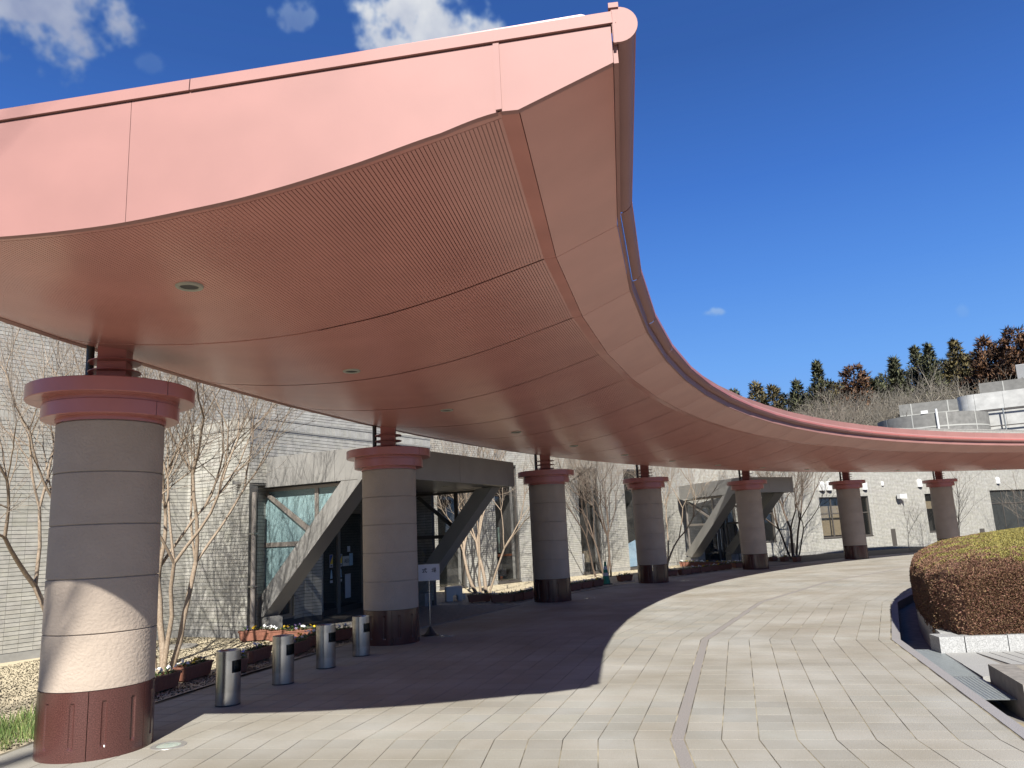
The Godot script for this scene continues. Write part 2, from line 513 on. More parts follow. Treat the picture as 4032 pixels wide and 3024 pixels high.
func build_paving() -> void:
	rng.seed = 5
	var bed := MB.new()
	for k in range(-4, 10):
		bed.quad(sec(30.56, k, 0, 0.0035), sec(30.56, k, 1, 0.0035), sec(39.06, k, 1, 0.0035), sec(39.06, k, 0, 0.0035), Vector3.UP)
		bed.quad(sec(39.06, k, 0, 0.0035), sec(39.06, k, 1, 0.0035), sec(39.06, k, 1, -0.3), sec(39.06, k, 0, -0.3), sec(45, k, 0, 0) - sec(30, k, 0, 0))
	var pv := struct(bed, "pavement", M.paving_joint)
	# radial joints: tiles 0.29 square either side of a darker granite band
	var lines := []
	var r := 33.06
	while r > 30.60:
		lines.append([maxf(r - 0.2915, 30.575), r]); r -= 0.2915
	r = 33.175
	while r < 38.95:
		lines.append([r, minf(r + 0.2915, 39.05)]); r += 0.2915
	var all := []
	var gap := 0.0042
	for k in range(-4, 10):
		var nt := 20
		for ln in lines:
			for j in nt:
				var t0 := float(j) / nt
				var t1 := float(j + 1) / nt
				var dt: float = gap / 5.6
				var mid := sec((ln[0] + ln[1]) * 0.5, k, (t0 + t1) * 0.5, 0.0)
				all.append([seen(mid), k, ln[0] + gap, ln[1] - gap, t0 + dt, t1 - dt])
	all.sort_custom(func(a, b): return a[0] < b[0])
	var rest := MB.new()
	rest.tint = true
	var nz := FastNoiseLite.new()
	nz.seed = 3; nz.frequency = 0.35; nz.fractal_octaves = 3
	for i in all.size():
		var a: Array = all[i]
		var one: bool = i < 300
		var mb: MB = MB.new() if one else rest
		mb.tint = true
		var p := sec(a[2], a[1], a[4], 0.0)
		var v := rng.randf_range(0.90, 1.06) * (1.0 + 0.10 * nz.get_noise_2d(p.x, p.z))
		var warm := nz.get_noise_2d(p.x * 0.6 + 50.0, p.z * 0.6) * 0.05
		mb.col = Color(v * (1.0 + warm), v, v * (1.0 - warm))
		var top := 0.006 + rng.randf_range(-0.0006, 0.0006)
		mb.hexa([sec(a[2], a[1], a[4], -0.004), sec(a[3], a[1], a[4], -0.004), sec(a[3], a[1], a[5], -0.004), sec(a[2], a[1], a[5], -0.004),
			sec(a[2], a[1], a[4], top), sec(a[3], a[1], a[4], top), sec(a[3], a[1], a[5], top), sec(a[2], a[1], a[5], top)], 0)
		if one: part(mb, "paving_tile", M.paving, pv)
	tag(part(rest, "paving_tiles", M.paving, pv), "", "", "", "stuff")
	for k in range(-4, 10):
		var mb := MB.new()
		mb.hexa([sec(33.066, k, 0.0006, -0.004), sec(33.169, k, 0.0006, -0.004), sec(33.169, k, 0.9994, -0.004), sec(33.066, k, 0.9994, -0.004),
			sec(33.066, k, 0.0006, 0.0055), sec(33.169, k, 0.0006, 0.0055), sec(33.169, k, 0.9994, 0.0055), sec(33.066, k, 0.9994, 0.0055)], 0)
		part(mb, "granite_band", M.band, pv)
	# flush kerb and the channel behind it
	var mb := MB.new()
	var kerb_root := Node3D.new()
	kerb_root.name = "kerb"
	add_child(kerb_root)
	kerb_root.set_meta("kind", "structure")
	for k in range(-4, 9):
		for j in 5:
			mb = MB.new()
			var t0 := j / 5.0 + 0.0008
			var t1 := (j + 1) / 5.0 - 0.0008
			mb.hexa([sec(30.45, k, t0, -0.25), sec(30.56, k, t0, -0.25), sec(30.56, k, t1, -0.25), sec(30.45, k, t1, -0.25),
				sec(30.45, k, t0, 0.010), sec(30.56, k, t0, 0.010), sec(30.56, k, t1, 0.010), sec(30.45, k, t1, 0.010)])
			part(mb, "kerb_stone", M.kerb, kerb_root)
	mb = MB.new()
	for k in range(-4, 9):
		mb.quad(sec(30.45, k, 0, -0.15), sec(30.45, k, 1, -0.15), sec(30.08, k, 1, -0.15), sec(30.08, k, 0, -0.15), Vector3.UP)
		mb.quad(sec(30.455, k, 0, -0.28), sec(30.455, k, 1, -0.28), sec(30.455, k, 1, 0.004), sec(30.455, k, 0, 0.004), sec(0, k, 0, 0) - sec(30, k, 0, 0))
		mb.quad(sec(30.07, k, 0, -0.28), sec(30.07, k, 1, -0.28), sec(30.07, k, 1, 0.0), sec(30.07, k, 0, 0.0), sec(30, k, 0, 0) - sec(0, k, 0, 0))
	struct(mb, "drain_channel", M.concrete_dark)
	# island surface inside the channel
	mb = MB.new()
	for k in range(-4, 9):
		mb.quad(sec(30.07, k, 0, -0.004), sec(30.07, k, 1, -0.004), sec(16.0, k, 1, -0.004), sec(16.0, k, 0, -0.004), Vector3.UP)
	struct(mb, "island_ground", M.concrete)

# ------------------------------------------------------------------ canopy
# section through the canopy: radius, height
const SOFFIT := [Vector2(38.56, 3.735), Vector2(38.23, 3.657), Vector2(37.85, 3.606), Vector2(37.45, 3.565), Vector2(37.04, 3.540), Vector2(36.6, 3.532), Vector2(36.15, 3.546), Vector2(35.72, 3.590), Vector2(35.28, 3.653), Vector2(34.75, 3.768), Vector2(34.23, 3.908), Vector2(33.90, 4.000)]
const END_DEG := -84.35

func soffit_at(t: float) -> Vector2:
	# t 0..1 from the building side to the road side, by length
	var x := t * (SOFFIT.size() - 1)
	var i := clampi(int(x), 0, SOFFIT.size() - 2)
	var f := x - i
	var p0: Vector2 = SOFFIT[maxi(i - 1, 0)]
	var p3: Vector2 = SOFFIT[mini(i + 2, SOFFIT.size() - 1)]
	return (SOFFIT[i] as Vector2).cubic_interpolate(SOFFIT[i + 1], p0, p3, f)

func cp(p: Vector2, a: Vector2, t: float) -> Vector3:
	# point of the section p on the straight run between the angles a.x and a.y
	return pc(p.x, a.x, p.y).lerp(pc(p.x, a.y, p.y), t)

func strip(mb: MB, prof: Array, a: Vector2, t0: float, t1: float, closed := true) -> void:
	# section prof swept along one straight run; closed outline gets its ends
	var m := Vector2.ZERO
	for p in prof: m += p
	m /= prof.size()
	var n := prof.size() if closed else prof.size() - 1
	var out := (pc(1, a.x, 0) - pc(0, a.x, 0))
	for i in n:
		var p: Vector2 = prof[i]
		var q: Vector2 = prof[(i + 1) % prof.size()]
		var e := (p + q) * 0.5 - m
		mb.quad(cp(p, a, t0), cp(q, a, t0), cp(q, a, t1), cp(p, a, t1), out * e.x + Vector3.UP * e.y)
	if closed:
		var along := cp(prof[0], a, t1) - cp(prof[0], a, t0)
		for e in [[t0, -along], [t1, along]]:
			var pts := []
			for p in prof: pts.append(cp(p, a, e[0]))
			mb.fan(pts, e[1])

func build_canopy() -> void:
	var root := thing("entrance_canopy", "long curved salmon pink metal canopy carried over the driveway by columns", "canopy", pc(36.5, END_DEG, 0))
	var runs := [Vector2(END_DEG, -80.3)]
	for k in 28:
		runs.append(Vector2(-80.3 + 3.25 * k, -80.3 + 3.25 * (k + 1)))
	var N := 190
	# lengths along the soffit for even slats
	var tt := []
	var acc := [0.0]
	for i in 400:
		acc.append(acc[-1] + soffit_at(i / 400.0).distance_to(soffit_at((i + 1) / 400.0)))
	var total: float = acc[-1]
	var j := 0
	for i in N + 1:
		var want := total * i / N
		while j < 399 and acc[j + 1] < want: j += 1
		tt.append((j + (want - acc[j]) / (acc[j + 1] - acc[j])) / 400.0)
	var rest := MB.new()
	for ri in runs.size():
		var a: Vector2 = runs[ri]
		var length := pc(36, a.x, 0).distance_to(pc(36, a.y, 0))
		var t0 := (0.075 if ri == 0 else 0.014) / length
		var t1 := 1.0 - 0.014 / length
		for i in N:
			var p := soffit_at(tt[i])
			var q := soffit_at(tt[i + 1])
			var d := (q - p)
			var up := Vector2(-d.y, d.x).normalized()
			if up.y < 0: up = -up
			var prof := [p + d * 0.02 + up * 0.008, p + d * 0.05, p + d * 0.87, p + d * 0.91 + up * 0.008]
			if ri == 0 or (ri == 1 and i < 105):
				var mb := MB.new()
				strip(mb, prof, a, t0, t1)
				part(mb, "soffit_slat", M.pink_soffit, root, true)
			else:
				strip(rest, prof, a, t0, t1, false)
	tag(part(rest, "soffit_slats", M.pink_soffit, root, true), "", "", "", "stuff")
	# the plate that the slats are fixed to
	for ri in runs.size():
		var a: Vector2 = runs[ri]
		var mb := MB.new()
		var bg := 0.009 / pc(36, a.x, 0).distance_to(pc(36, a.y, 0)) if ri else 0.0
		for i in 40:
			var p := soffit_at(i / 40.0) + Vector2(0, 0.016)
			var q := soffit_at((i + 1) / 40.0) + Vector2(0, 0.016)
			mb.quad(cp(p, a, bg), cp(q, a, bg), cp(q, a, 1 - bg), cp(p, a, 1 - bg), Vector3.DOWN)
		part(mb, "backing_plate", M.pink_soffit, root, true)
	# border of the soffit at the end
	var eb := MB.new()
	var a0: Vector2 = runs[0]
	var len0 := pc(36, a0.x, 0).distance_to(pc(36, a0.y, 0))
	for i in 30:
		var p := soffit_at(i / 30.0); var q := soffit_at((i + 1) / 30.0)
		eb.quad(cp(p, a0, 0.0), cp(q, a0, 0.0), cp(q, a0, 0.07 / len0), cp(p, a0, 0.07 / len0), Vector3.DOWN)
	part(eb, "soffit_border", M.pink_soffit, root, true)
	for ri in runs.size():
		var a: Vector2 = runs[ri]
		var length := pc(34, a.x, 0).distance_to(pc(34, a.y, 0))
		var g := 0.004 / length
		# flat strip and sloping panel towards the road
		var mb := MB.new()
		strip(mb, [Vector2(33.905, 4.0), Vector2(33.80, 4.0), Vector2(33.80, 4.02), Vector2(33.905, 4.02)], a, g, 1 - g)
		part(mb, "edge_strip", M.pink_soffit, root, true)
		mb = MB.new()
		strip(mb, [Vector2(33.795, 4.002), Vector2(33.262, 4.226), Vector2(33.262, 4.25), Vector2(33.795, 4.025)], a, g, 1 - g)
		part(mb, "sloping_panel", M.pink_soffit, root, true)
		# fascia under the gutter
		mb = MB.new()
		strip(mb, [Vector2(33.258, 4.222), Vector2(33.232, 4.222), Vector2(33.232, 4.36), Vector2(33.258, 4.36)], a, g, 1 - g)
		part(mb, "edge_fascia", M.pink, root, true)
		# half-round gutter
		mb = MB.new()
		var gc := Vector2(33.225, 4.435)
		var arc := []
		for i in 13:
			var w := PI * 0.5 + PI * i / 12.0 - 0.0
			arc.append(gc + Vector2(-sin(w - PI * 0.5), -cos(w - PI * 0.5)) * 0.098 if i <= 12 else gc)
		for i in 12:
			var p: Vector2 = arc[i]; var q: Vector2 = arc[i + 1]
			var np := (p - gc).normalized(); var nq := (q - gc).normalized()
			var out := pc(1, (a.x + a.y) * 0.5, 0) - pc(0, (a.x + a.y) * 0.5, 0)
			mb.squad(cp(p, a, g * 2), cp(q, a, g * 2), cp(q, a, 1 - g * 2), cp(p, a, 1 - g * 2), out * np.x + Vector3.UP * np.y, out * nq.x + Vector3.UP * nq.y, out * nq.x + Vector3.UP * nq.y, out * np.x + Vector3.UP * np.y)
		part(mb, "gutter", M.pink, root, true)
		# drip lip of the gutter, and the sloped cap above
		mb = MB.new()
		strip(mb, [Vector2(33.122, 4.42), Vector2(33.135, 4.42), Vector2(33.135, 4.47), Vector2(33.122, 4.47)], a, g, 1 - g)
		part(mb, "gutter_lip", M.pink_neck, root, true)
		if ri > 0:
			mb = MB.new()
			strip(mb, [Vector2(33.40, 4.49), Vector2(33.40, 4.735), Vector2(33.52, 4.755), Vector2(33.56, 4.50)], a, g, 1 - g)
			part(mb, "ridge_cap", M.pink, root, true)
		# roof sheet and the fascia towards the building
		mb = MB.new()
		strip(mb, [Vector2(33.30, 4.50), Vector2(33.42, 4.545), Vector2(38.60, 4.23), Vector2(38.60, 4.20), Vector2(33.42, 4.50)], a, 0, 1)
		part(mb, "roof_sheet", M.pink_neck, root, true)
		mb = MB.new()
		strip(mb, [Vector2(38.555, 3.730), Vector2(38.615, 3.722), Vector2(38.625, 4.25), Vector2(38.60, 4.25), Vector2(38.592, 3.745)], a, g, 1 - g)
		part(mb, "rear_fascia", M.pink, root, true)
	# end face: panels between the soffit curve and the top edge, set a little proud of the runs
	var e0 := pc(30, END_DEG, 0)
	var dirv := (pc(31, END_DEG, 0) - e0).normalized()
	var outn := Vector3(-dirv.z, 0, dirv.x)
	if outn.dot(EYE - e0) < 0: outn = -outn
	var top_at := func(r: float) -> float: return 4.50 - (r - 33.24) * (4.50 - 4.215) / (38.6 - 33.24)
	var low_at := func(r: float) -> float:
		if r < 33.80: return 4.226 + (r - 33.262) * (4.0 - 4.226) / (33.80 - 33.262)
		if r < 33.90: return 4.0
		var best := 4.0
		for i in SOFFIT.size() - 1:
			if r <= SOFFIT[i].x and r >= SOFFIT[i + 1].x:
				var f: float = (SOFFIT[i].x - r) / (SOFFIT[i].x - SOFFIT[i + 1].x)
				best = (SOFFIT[i] as Vector2).cubic_interpolate(SOFFIT[i + 1], SOFFIT[maxi(i - 1, 0)], SOFFIT[mini(i + 2, SOFFIT.size() - 1)], f).y
		return best
	var ep := func(r: float, h: float, o: float) -> Vector3: return pc(r, END_DEG, h) + outn * o
	for seg in [[33.262, 33.895], [33.915, 36.063], [36.066, 38.61]]:
		var mb := MB.new()
		var steps := 40
		for i in steps:
			var ra: float = lerpf(seg[0], seg[1], float(i) / steps)
			var rb: float = lerpf(seg[0], seg[1], float(i + 1) / steps)
			var la: float = low_at.call(ra) - 0.012; var lb: float = low_at.call(rb) - 0.012
			var ta: float = top_at.call(ra) - 0.06; var tb: float = top_at.call(rb) - 0.06
			mb.quad(ep.call(ra, la, 0.02), ep.call(rb, lb, 0.02), ep.call(rb, tb, 0.02), ep.call(ra, ta, 0.02), outn)
			mb.quad(ep.call(ra, la, 0.02), ep.call(rb, lb, 0.02), ep.call(rb, lb, -0.02), ep.call(ra, la, -0.02), Vector3.DOWN)
			mb.quad(ep.call(ra, ta, 0.02), ep.call(rb, tb, 0.02), ep.call(rb, tb, -0.02), ep.call(ra, ta, -0.02), Vector3.UP)
		for rr in seg:
			mb.quad(ep.call(rr, low_at.call(rr) - 0.012, 0.02), ep.call(rr, top_at.call(rr) - 0.06, 0.02), ep.call(rr, top_at.call(rr) - 0.06, -0.02), ep.call(rr, low_at.call(rr) - 0.012, -0.02), dirv * (1.0 if rr == seg[1] else -1.0))
		part(mb, "end_panel", M.pink, root, true)
	# raised batten over the joint next to the slope
	var bt := MB.new()
	bt.hexa([ep.call(33.888, low_at.call(33.89) - 0.004, 0.018), ep.call(33.922, low_at.call(33.92) - 0.004, 0.018), ep.call(33.922, low_at.call(33.92) - 0.004, 0.034), ep.call(33.888, low_at.call(33.89) - 0.004, 0.034),
		ep.call(33.888, top_at.call(33.89) - 0.065, 0.018), ep.call(33.922, top_at.call(33.92) - 0.065, 0.018), ep.call(33.922, top_at.call(33.92) - 0.065, 0.034), ep.call(33.888, top_at.call(33.89) - 0.065, 0.034)])
	part(bt, "batten", M.pink, root, true)
	# back face so that the inside stays dark
	var bk := MB.new()
	for i in 60:
		var ra: float = lerpf(33.27, 38.6, i / 60.0); var rb: float = lerpf(33.27, 38.6, (i + 1) / 60.0)
		bk.quad(ep.call(ra, low_at.call(ra), -0.022), ep.call(rb, low_at.call(rb), -0.022), ep.call(rb, top_at.call(rb) - 0.02, -0.022), ep.call(ra, top_at.call(ra) - 0.02, -0.022), -outn)
	part(bk, "end_backing", M.pink_neck, root, true)
	# coping along the top of the end face, two lengths
	for seg in [[33.232, 35.70], [35.706, 38.63]]:
		var mb := MB.new()
		var ra: float = seg[0]; var rb: float = seg[1]
		mb.hexa([ep.call(ra, top_at.call(ra) - 0.052, -0.06), ep.call(rb, top_at.call(rb) - 0.052, -0.06), ep.call(rb, top_at.call(rb) - 0.052, 0.036), ep.call(ra, top_at.call(ra) - 0.052, 0.036),
			ep.call(ra, top_at.call(ra) + 0.030, -0.06), ep.call(rb, top_at.call(rb) + 0.030, -0.06), ep.call(rb, top_at.call(rb) + 0.022, 0.030), ep.call(ra, top_at.call(ra) + 0.022, 0.030)])
		part(mb, "end_coping", M.pink, root, true)
	# gutter stop end: rounded plate
	var se := MB.new()
	var pts := []
	for i in 17:
		var w := PI * i / 16.0
		pts.append(ep.call(33.222 - sin(w) * 0.108, 4.435 + cos(w) * 0.108, 0.030))
	pts.append(ep.call(33.255, 4.33, 0.030)); pts.append(ep.call(33.255, 4.54, 0.030))
	se.slab(pts, -outn * 0.02)
	part(se, "gutter_end", M.pink, root, true)
	var bkt := MB.new()
	bkt.box(Transform3D(Basis(dirv, Vector3.UP, outn), ep.call(33.240, 4.552, 0.01)), Vector3(0.055, 0.03, 0.06))
	part(bkt, "gutter_bracket", M.pink, root, true)
	var jt := MB.new()
	jt.box(Transform3D(Basis(dirv, Vector3.UP, outn), ep.call(33.243, 4.42, 0.03)), Vector3(0.016, 0.20, 0.02))
	part(jt, "gutter_joint", M.pink, root, true)
	# recessed downlights
	for k in 16:
		var deg := -82.64 + 4.82 * k
		var pos := pc(36.32, deg, 3.533)
		# nearest point on the straight run
		var ri := 0
		for i in runs.size():
			if deg >= runs[i].x and deg < runs[i].y: ri = i
		var f: float = (deg - runs[ri].x) / (runs[ri].y - runs[ri].x)
		pos = cp(Vector2(36.32, 3.536), runs[ri], f)
		var mb := MB.new()
		mb.lathe([Vector2(0.062, 0.05), Vector2(0.062, -0.006), Vector2(0.070, -0.014), Vector2(0.090, -0.012), Vector2(0.094, -0.004), Vector2(0.094, 0.03)], 32, 0, TAU, pos)
		var dl := part(mb, "downlight", M.lamp_ring, root, true)
		mb = MB.new()
		mb.lathe([Vector2(0.0, -0.0045), Vector2(0.03, -0.005), Vector2(0.064, -0.006)], 24, 0, TAU, pos)
		var lens := part(mb, "lens", M.lamp_dark, dl)

# ------------------------------------------------------------------ columns
func column_proto(label: String, at: Vector3, turn: float) -> Node3D:
	var root := thing("round_column", label, "column", at, turn, "columns under the pink canopy")
	# six granite panels with two slots each
	for k in 6:
		var a0 := TAU * k / 6.0 + 0.006
		var a1 := TAU * (k + 1) / 6.0 - 0.006
		var mb := MB.new()
		var nu := 64
		var nv := 40
		var rad := func(u: float, h: float) -> float:
			var best := 1.0
			for s in [0.25, 0.75]:
				var dx: float = absf(u - s) * 0.485
				var dy: float = maxf(absf(h - 0.285) - 0.165, 0.0)
				best = minf(best, sqrt(dx * dx + dy * dy))
			return 0.472 - 0.011 * (1.0 - smoothstep(0.013, 0.021, best))
		for i in nu:
			for jv in nv:
				var u0 := float(i) / nu; var u1 := float(i + 1) / nu
				var h0 := 0.555 * jv / nv; var h1 := 0.555 * (jv + 1) / nv
				var q := []
				for w in [[u0, h0], [u1, h0], [u1, h1], [u0, h1]]:
					var an: float = lerpf(a0, a1, w[0])
					var rr: float = rad.call(w[0], w[1])
					q.append(Vector3(cos(an) * rr, w[1], sin(an) * rr))
				var e0 := Vector3(cos(lerpf(a0, a1, u0)), 0, sin(lerpf(a0, a1, u0))); var e1 := Vector3(cos(lerpf(a0, a1, u1)), 0, sin(lerpf(a0, a1, u1)))
				var nn: Vector3 = (q[2] - q[0]).cross(q[3] - q[1]).normalized()
				if nn.dot(e0) < 0: nn = -nn
				if nn.dot(e0) > 0.985: mb.squad(q[0], q[1], q[2], q[3], e0, e1, e1, e0)
				else: mb.squad(q[0], q[1], q[2], q[3], nn, nn, nn, nn)
		for an in [a0, a1]:
			var e := Vector3(cos(an), 0, sin(an))
			mb.quad(e * 0.472, e * 0.472 + Vector3.UP * 0.555, e * 0.44 + Vector3.UP * 0.555, e * 0.44, Vector3(-sin(an), 0, cos(an)) * (-1.0 if an == a0 else 1.0))
		for i in 12:
			var b0 := lerpf(a0, a1, i / 12.0); var b1 := lerpf(a0, a1, (i + 1) / 12.0)
			mb.quad(Vector3(cos(b0) * 0.472, 0.555, sin(b0) * 0.472), Vector3(cos(b1) * 0.472, 0.555, sin(b1) * 0.472), Vector3(cos(b1) * 0.44, 0.555, sin(b1) * 0.44), Vector3(cos(b0) * 0.44, 0.555, sin(b0) * 0.44), Vector3.UP)
		part(mb, "granite_panel", M.red_granite, root)
	# five stucco drums with open joints
	var hh := (2.897 - 0.557) / 5.0
	for k in 5:
		var y0 := 0.557 + hh * k
		var mb := MB.new()
		var y1 := y0 + hh
		mb.lathe([Vector2(0.44, y0 + 0.0005), Vector2(0.462, y0 + 0.0005), Vector2(0.466, y0 + 0.004), Vector2(0.466, y1 - 0.012), Vector2(0.462, y1 - 0.008), Vector2(0.452, y1 - 0.008), Vector2(0.452, y1 - 0.0005), Vector2(0.40, y1 - 0.0005)], 72)
		part(mb, "drum", M.stucco, root)
	# capital: two round tiers on recessed rings, each of three curved plates
	var mbr := MB.new()
	mbr.lathe([Vector2(0.40, 2.897), Vector2(0.478, 2.897), Vector2(0.478, 2.937)], 72)
	part(mbr, "capital_ring", M.pink_cap, root)
	mbr = MB.new()
	mbr.lathe([Vector2(0.40, 3.074), Vector2(0.585, 3.074), Vector2(0.585, 3.114)], 72)
	part(mbr, "capital_ring", M.pink_cap, root)
	for tier in [[0.597, 2.937, 3.074], [0.733, 3.112, 3.247]]:
		for k in 3:
			var mb := MB.new()
			var a0 := TAU * (k + 0.12) / 3.0 + 0.004
			var a1 := TAU * (k + 1.12) / 3.0 - 0.004
			mb.lathe([Vector2(0.40, tier[1]), Vector2(tier[0] - 0.006, tier[1]), Vector2(tier[0], tier[1] + 0.006), Vector2(tier[0], tier[2] - 0.006), Vector2(tier[0] - 0.006, tier[2]), Vector2(0.0, tier[2])], 36, a0, a1)
			part(mb, "capital_plate", M.pink_cap, root)
	# square neck with three thin discs
	var nk := MB.new()
	nk.box(Transform3D(Basis(Vector3.UP, 0.42), Vector3(0, 3.47, 0)), Vector3(0.255, 0.46, 0.255))
	part(nk, "neck", M.pink_neck, root)
	for y in [3.318, 3.415, 3.515]:
		var mb := MB.new()
		mb.lathe([Vector2(0.1, y), Vector2(0.232, y), Vector2(0.236, y + 0.004), Vector2(0.236, y + 0.008), Vector2(0.232, y + 0.012), Vector2(0.1, y + 0.012)], 48)
		part(mb, "disc", M.pink_neck, root)
	# rain pipe from the canopy down into the capital; local -x is away from the centre of the curve
	var pp := MB.new()
	pp.tube([Vector3(-0.28, 3.24, 0.0), Vector3(-0.28, 3.755, 0.0)], [0.037, 0.037], 20)
	part(pp, "rain_pipe", M.dark_pipe, root)
	return root

func build_columns() -> void:
	var at := [Vector2(-3.869, -7.306), Vector2(-2.246, -13.599), Vector2(0.767, -20.053), Vector2(4.146, -24.932), Vector2(8.712, -29.397), Vector2(14.088, -33.173), Vector2(19.736, -36.296)]
	var last := pc(38.26, -11.7, 0)
	at.append(Vector2(last.x, last.z))
	var labels := ["pink capped stucco column whose lower half is sunlit, next to grass", "shaded stucco column standing behind four steel bins and beside the sign board", "shaded stucco column between the row of dark planters and the green cone", "stucco column with one planter at its left, right of the green cone", "stucco column in front of the second porch", "stucco column in front of the two by two pane window", "stucco column whose base is hidden behind the hedge", "last stucco column of which only a sliver of the capital shows"]
	var proto: Node3D
	for i in at.size():
		var d: Vector2 = at[i] - CEN
		var deg := rad_to_deg(atan2(d.x, -d.y))
		var turn := -deg_to_rad(deg + 90.0) + 0.0
		var p := Vector3(at[i].x, 0.004, at[i].y)
		if i == 0: proto = column_proto(labels[0], p, turn)
		else: copy(proto, p, turn, labels[i])
	# round lights let into the paving beside the columns
	var spots := [pc(37.55, -79.68, 0.0062), pc(37.62, -69.0, 0.0062), pc(37.6, -58.4, 0.0062), pc(37.6, -49.6, 0.0062)]
	var names := ["round ground light beside the sunlit column base", "round ground light under the foot of the sign stand", "round ground light beside the third column", "round ground light beside the fourth column"]
	for i in spots.size():
		var t := thing("ground_light", names[i], "ground light", spots[i], 0.0, "lights let into the paving")
		var mb := MB.new()
		mb.lathe([Vector2(0.152, 0.0), Vector2(0.150, 0.004), Vector2(0.105, 0.004), Vector2(0.105, 0.0)], 40)
		part(mb, "ring", M.bronze, t)
		mb = MB.new()
		mb.lathe([Vector2(0.104, 0.0), Vector2(0.10, 0.002), Vector2(0.05, 0.006), Vector2(0.0, 0.007)], 32)
		part(mb, "lens", M.lamp_glass, t)

# ------------------------------------------------------------------ tiled hall
class Wall:
	var a: Vector3
	var d: Vector3
	var n: Vector3
	var len: float
	var h0: float
	var h1: float
	var openings := []
	func p(s: float, h: float, o: float) -> Vector3:
		return a + d * s + n * o + Vector3.UP * h

func wall(a: Vector2, b: Vector2, h0: float, h1: float, openings := []) -> Wall:
	var w := Wall.new()
	w.a = Vector3(a.x, 0, a.y)
	w.d = Vector3(b.x - a.x, 0, b.y - a.y)
	w.len = w.d.length()
	w.d = w.d.normalized()
	w.n = Vector3(-w.d.z, 0, w.d.x)
	if w.n.dot(EYE - w.a) < 0: w.n = -w.n
	w.h0 = h0; w.h1 = h1
	w.openings = openings
	return w

func backing(mb: MB, w: Wall, thick := 0.22) -> void:
	# wall with real openings: vertical bands between the openings, and pieces above and below them
	var ss := [0.0, w.len]
	for o in w.openings: ss.append(o[0]); ss.append(o[1])
	ss.sort()
	for i in ss.size() - 1:
		if ss[i + 1] - ss[i] < 1e-4: continue
		var m: float = (ss[i] + ss[i + 1]) * 0.5
		var hs := [[w.h0, w.h1]]
		for o in w.openings:
			if m > o[0] and m < o[1]:
				var nh := []
				for r in hs:
					if o[2] > r[0]: nh.append([r[0], o[2]])
					if o[3] < r[1]: nh.append([o[3], r[1]])
				hs = nh
		for r in hs:
			if r[1] - r[0] < 0.002: continue
			mb.hexa([w.p(ss[i], r[0], 0), w.p(ss[i + 1], r[0], 0), w.p(ss[i + 1], r[0], -thick), w.p(ss[i], r[0], -thick), w.p(ss[i], r[1], 0), w.p(ss[i + 1], r[1], 0), w.p(ss[i + 1], r[1], -thick), w.p(ss[i], r[1], -thick)])

var tile_list := []

func tiles(w: Wall, id: int, s0: float, s1: float, h0: float, h1: float, soldier := -1.0) -> void:
	# stacked rows of long tiles; a course of upright ones at the height soldier
	var cols := int(ceil((s1 - s0) / 0.235))
	var tw := (s1 - s0) / cols
	var h := h0
	while h < h1 - 0.01:
		var up := soldier > 0 and absf(h - soldier) < 0.036
		var hh := minf(0.185 if up else 0.07, h1 - h)
		var cw := 0.075 if up else tw
		var nc := int(round((s1 - s0) / cw))
		cw = (s1 - s0) / nc
		for k in nc:
			var a := s0 + cw * k + 0.0025
			var b := s0 + cw * (k + 1) - 0.0025
			var skip := false
			for o in w.openings:
				if h + hh > o[2] + 0.005 and h < o[3] - 0.005 and b > o[0] and a < o[1]:
					if a >= o[0] - 0.01 and b <= o[1] + 0.01: skip = true
					elif a < o[0]: b = o[0] - 0.001
					else: a = o[1] + 0.001
			if skip or b - a < 0.02: continue
			var mid := w.p((a + b) * 0.5, h + hh * 0.5, 0.01)
			tile_list.append([seen(mid), id, a, b, h + 0.0045, h + hh - 0.0045])
		h += hh
	return

func lay_tiles(walls: Array, nodes: Array) -> void:
	rng.seed = 12
	tile_list.sort_custom(func(a, b): return a[0] < b[0])
	var rest := []
	for w in walls:
		var m := MB.new()
		m.tint = true
		rest.append(m)
	for i in tile_list.size():
		var t: Array = tile_list[i]
		var w: Wall = walls[t[1]]
		var one := i < 300
		var mb: MB = MB.new() if one else rest[t[1]]
		mb.tint = true
		var v := rng.randf_range(0.93, 1.05)
		mb.col = Color(v, v * rng.randf_range(0.985, 1.005), v * rng.randf_range(0.96, 1.01))
		var o := 0.012 + rng.randf_range(-0.0008, 0.0008)
		mb.hexa([w.p(t[2], t[4], 0.0), w.p(t[3], t[4], 0.0), w.p(t[3], t[4], o), w.p(t[2], t[4], o), w.p(t[2], t[5], 0.0), w.p(t[3], t[5], 0.0), w.p(t[3], t[5], o), w.p(t[2], t[5], o)], 4 if false else -1)
		if one: part(mb, "wall_tile", M.tile, nodes[t[1]])
	for i in walls.size():
		if rest[i].v.size(): tag(part(rest[i], "wall_tiles", M.tile, nodes[i]), "", "", "", "stuff")

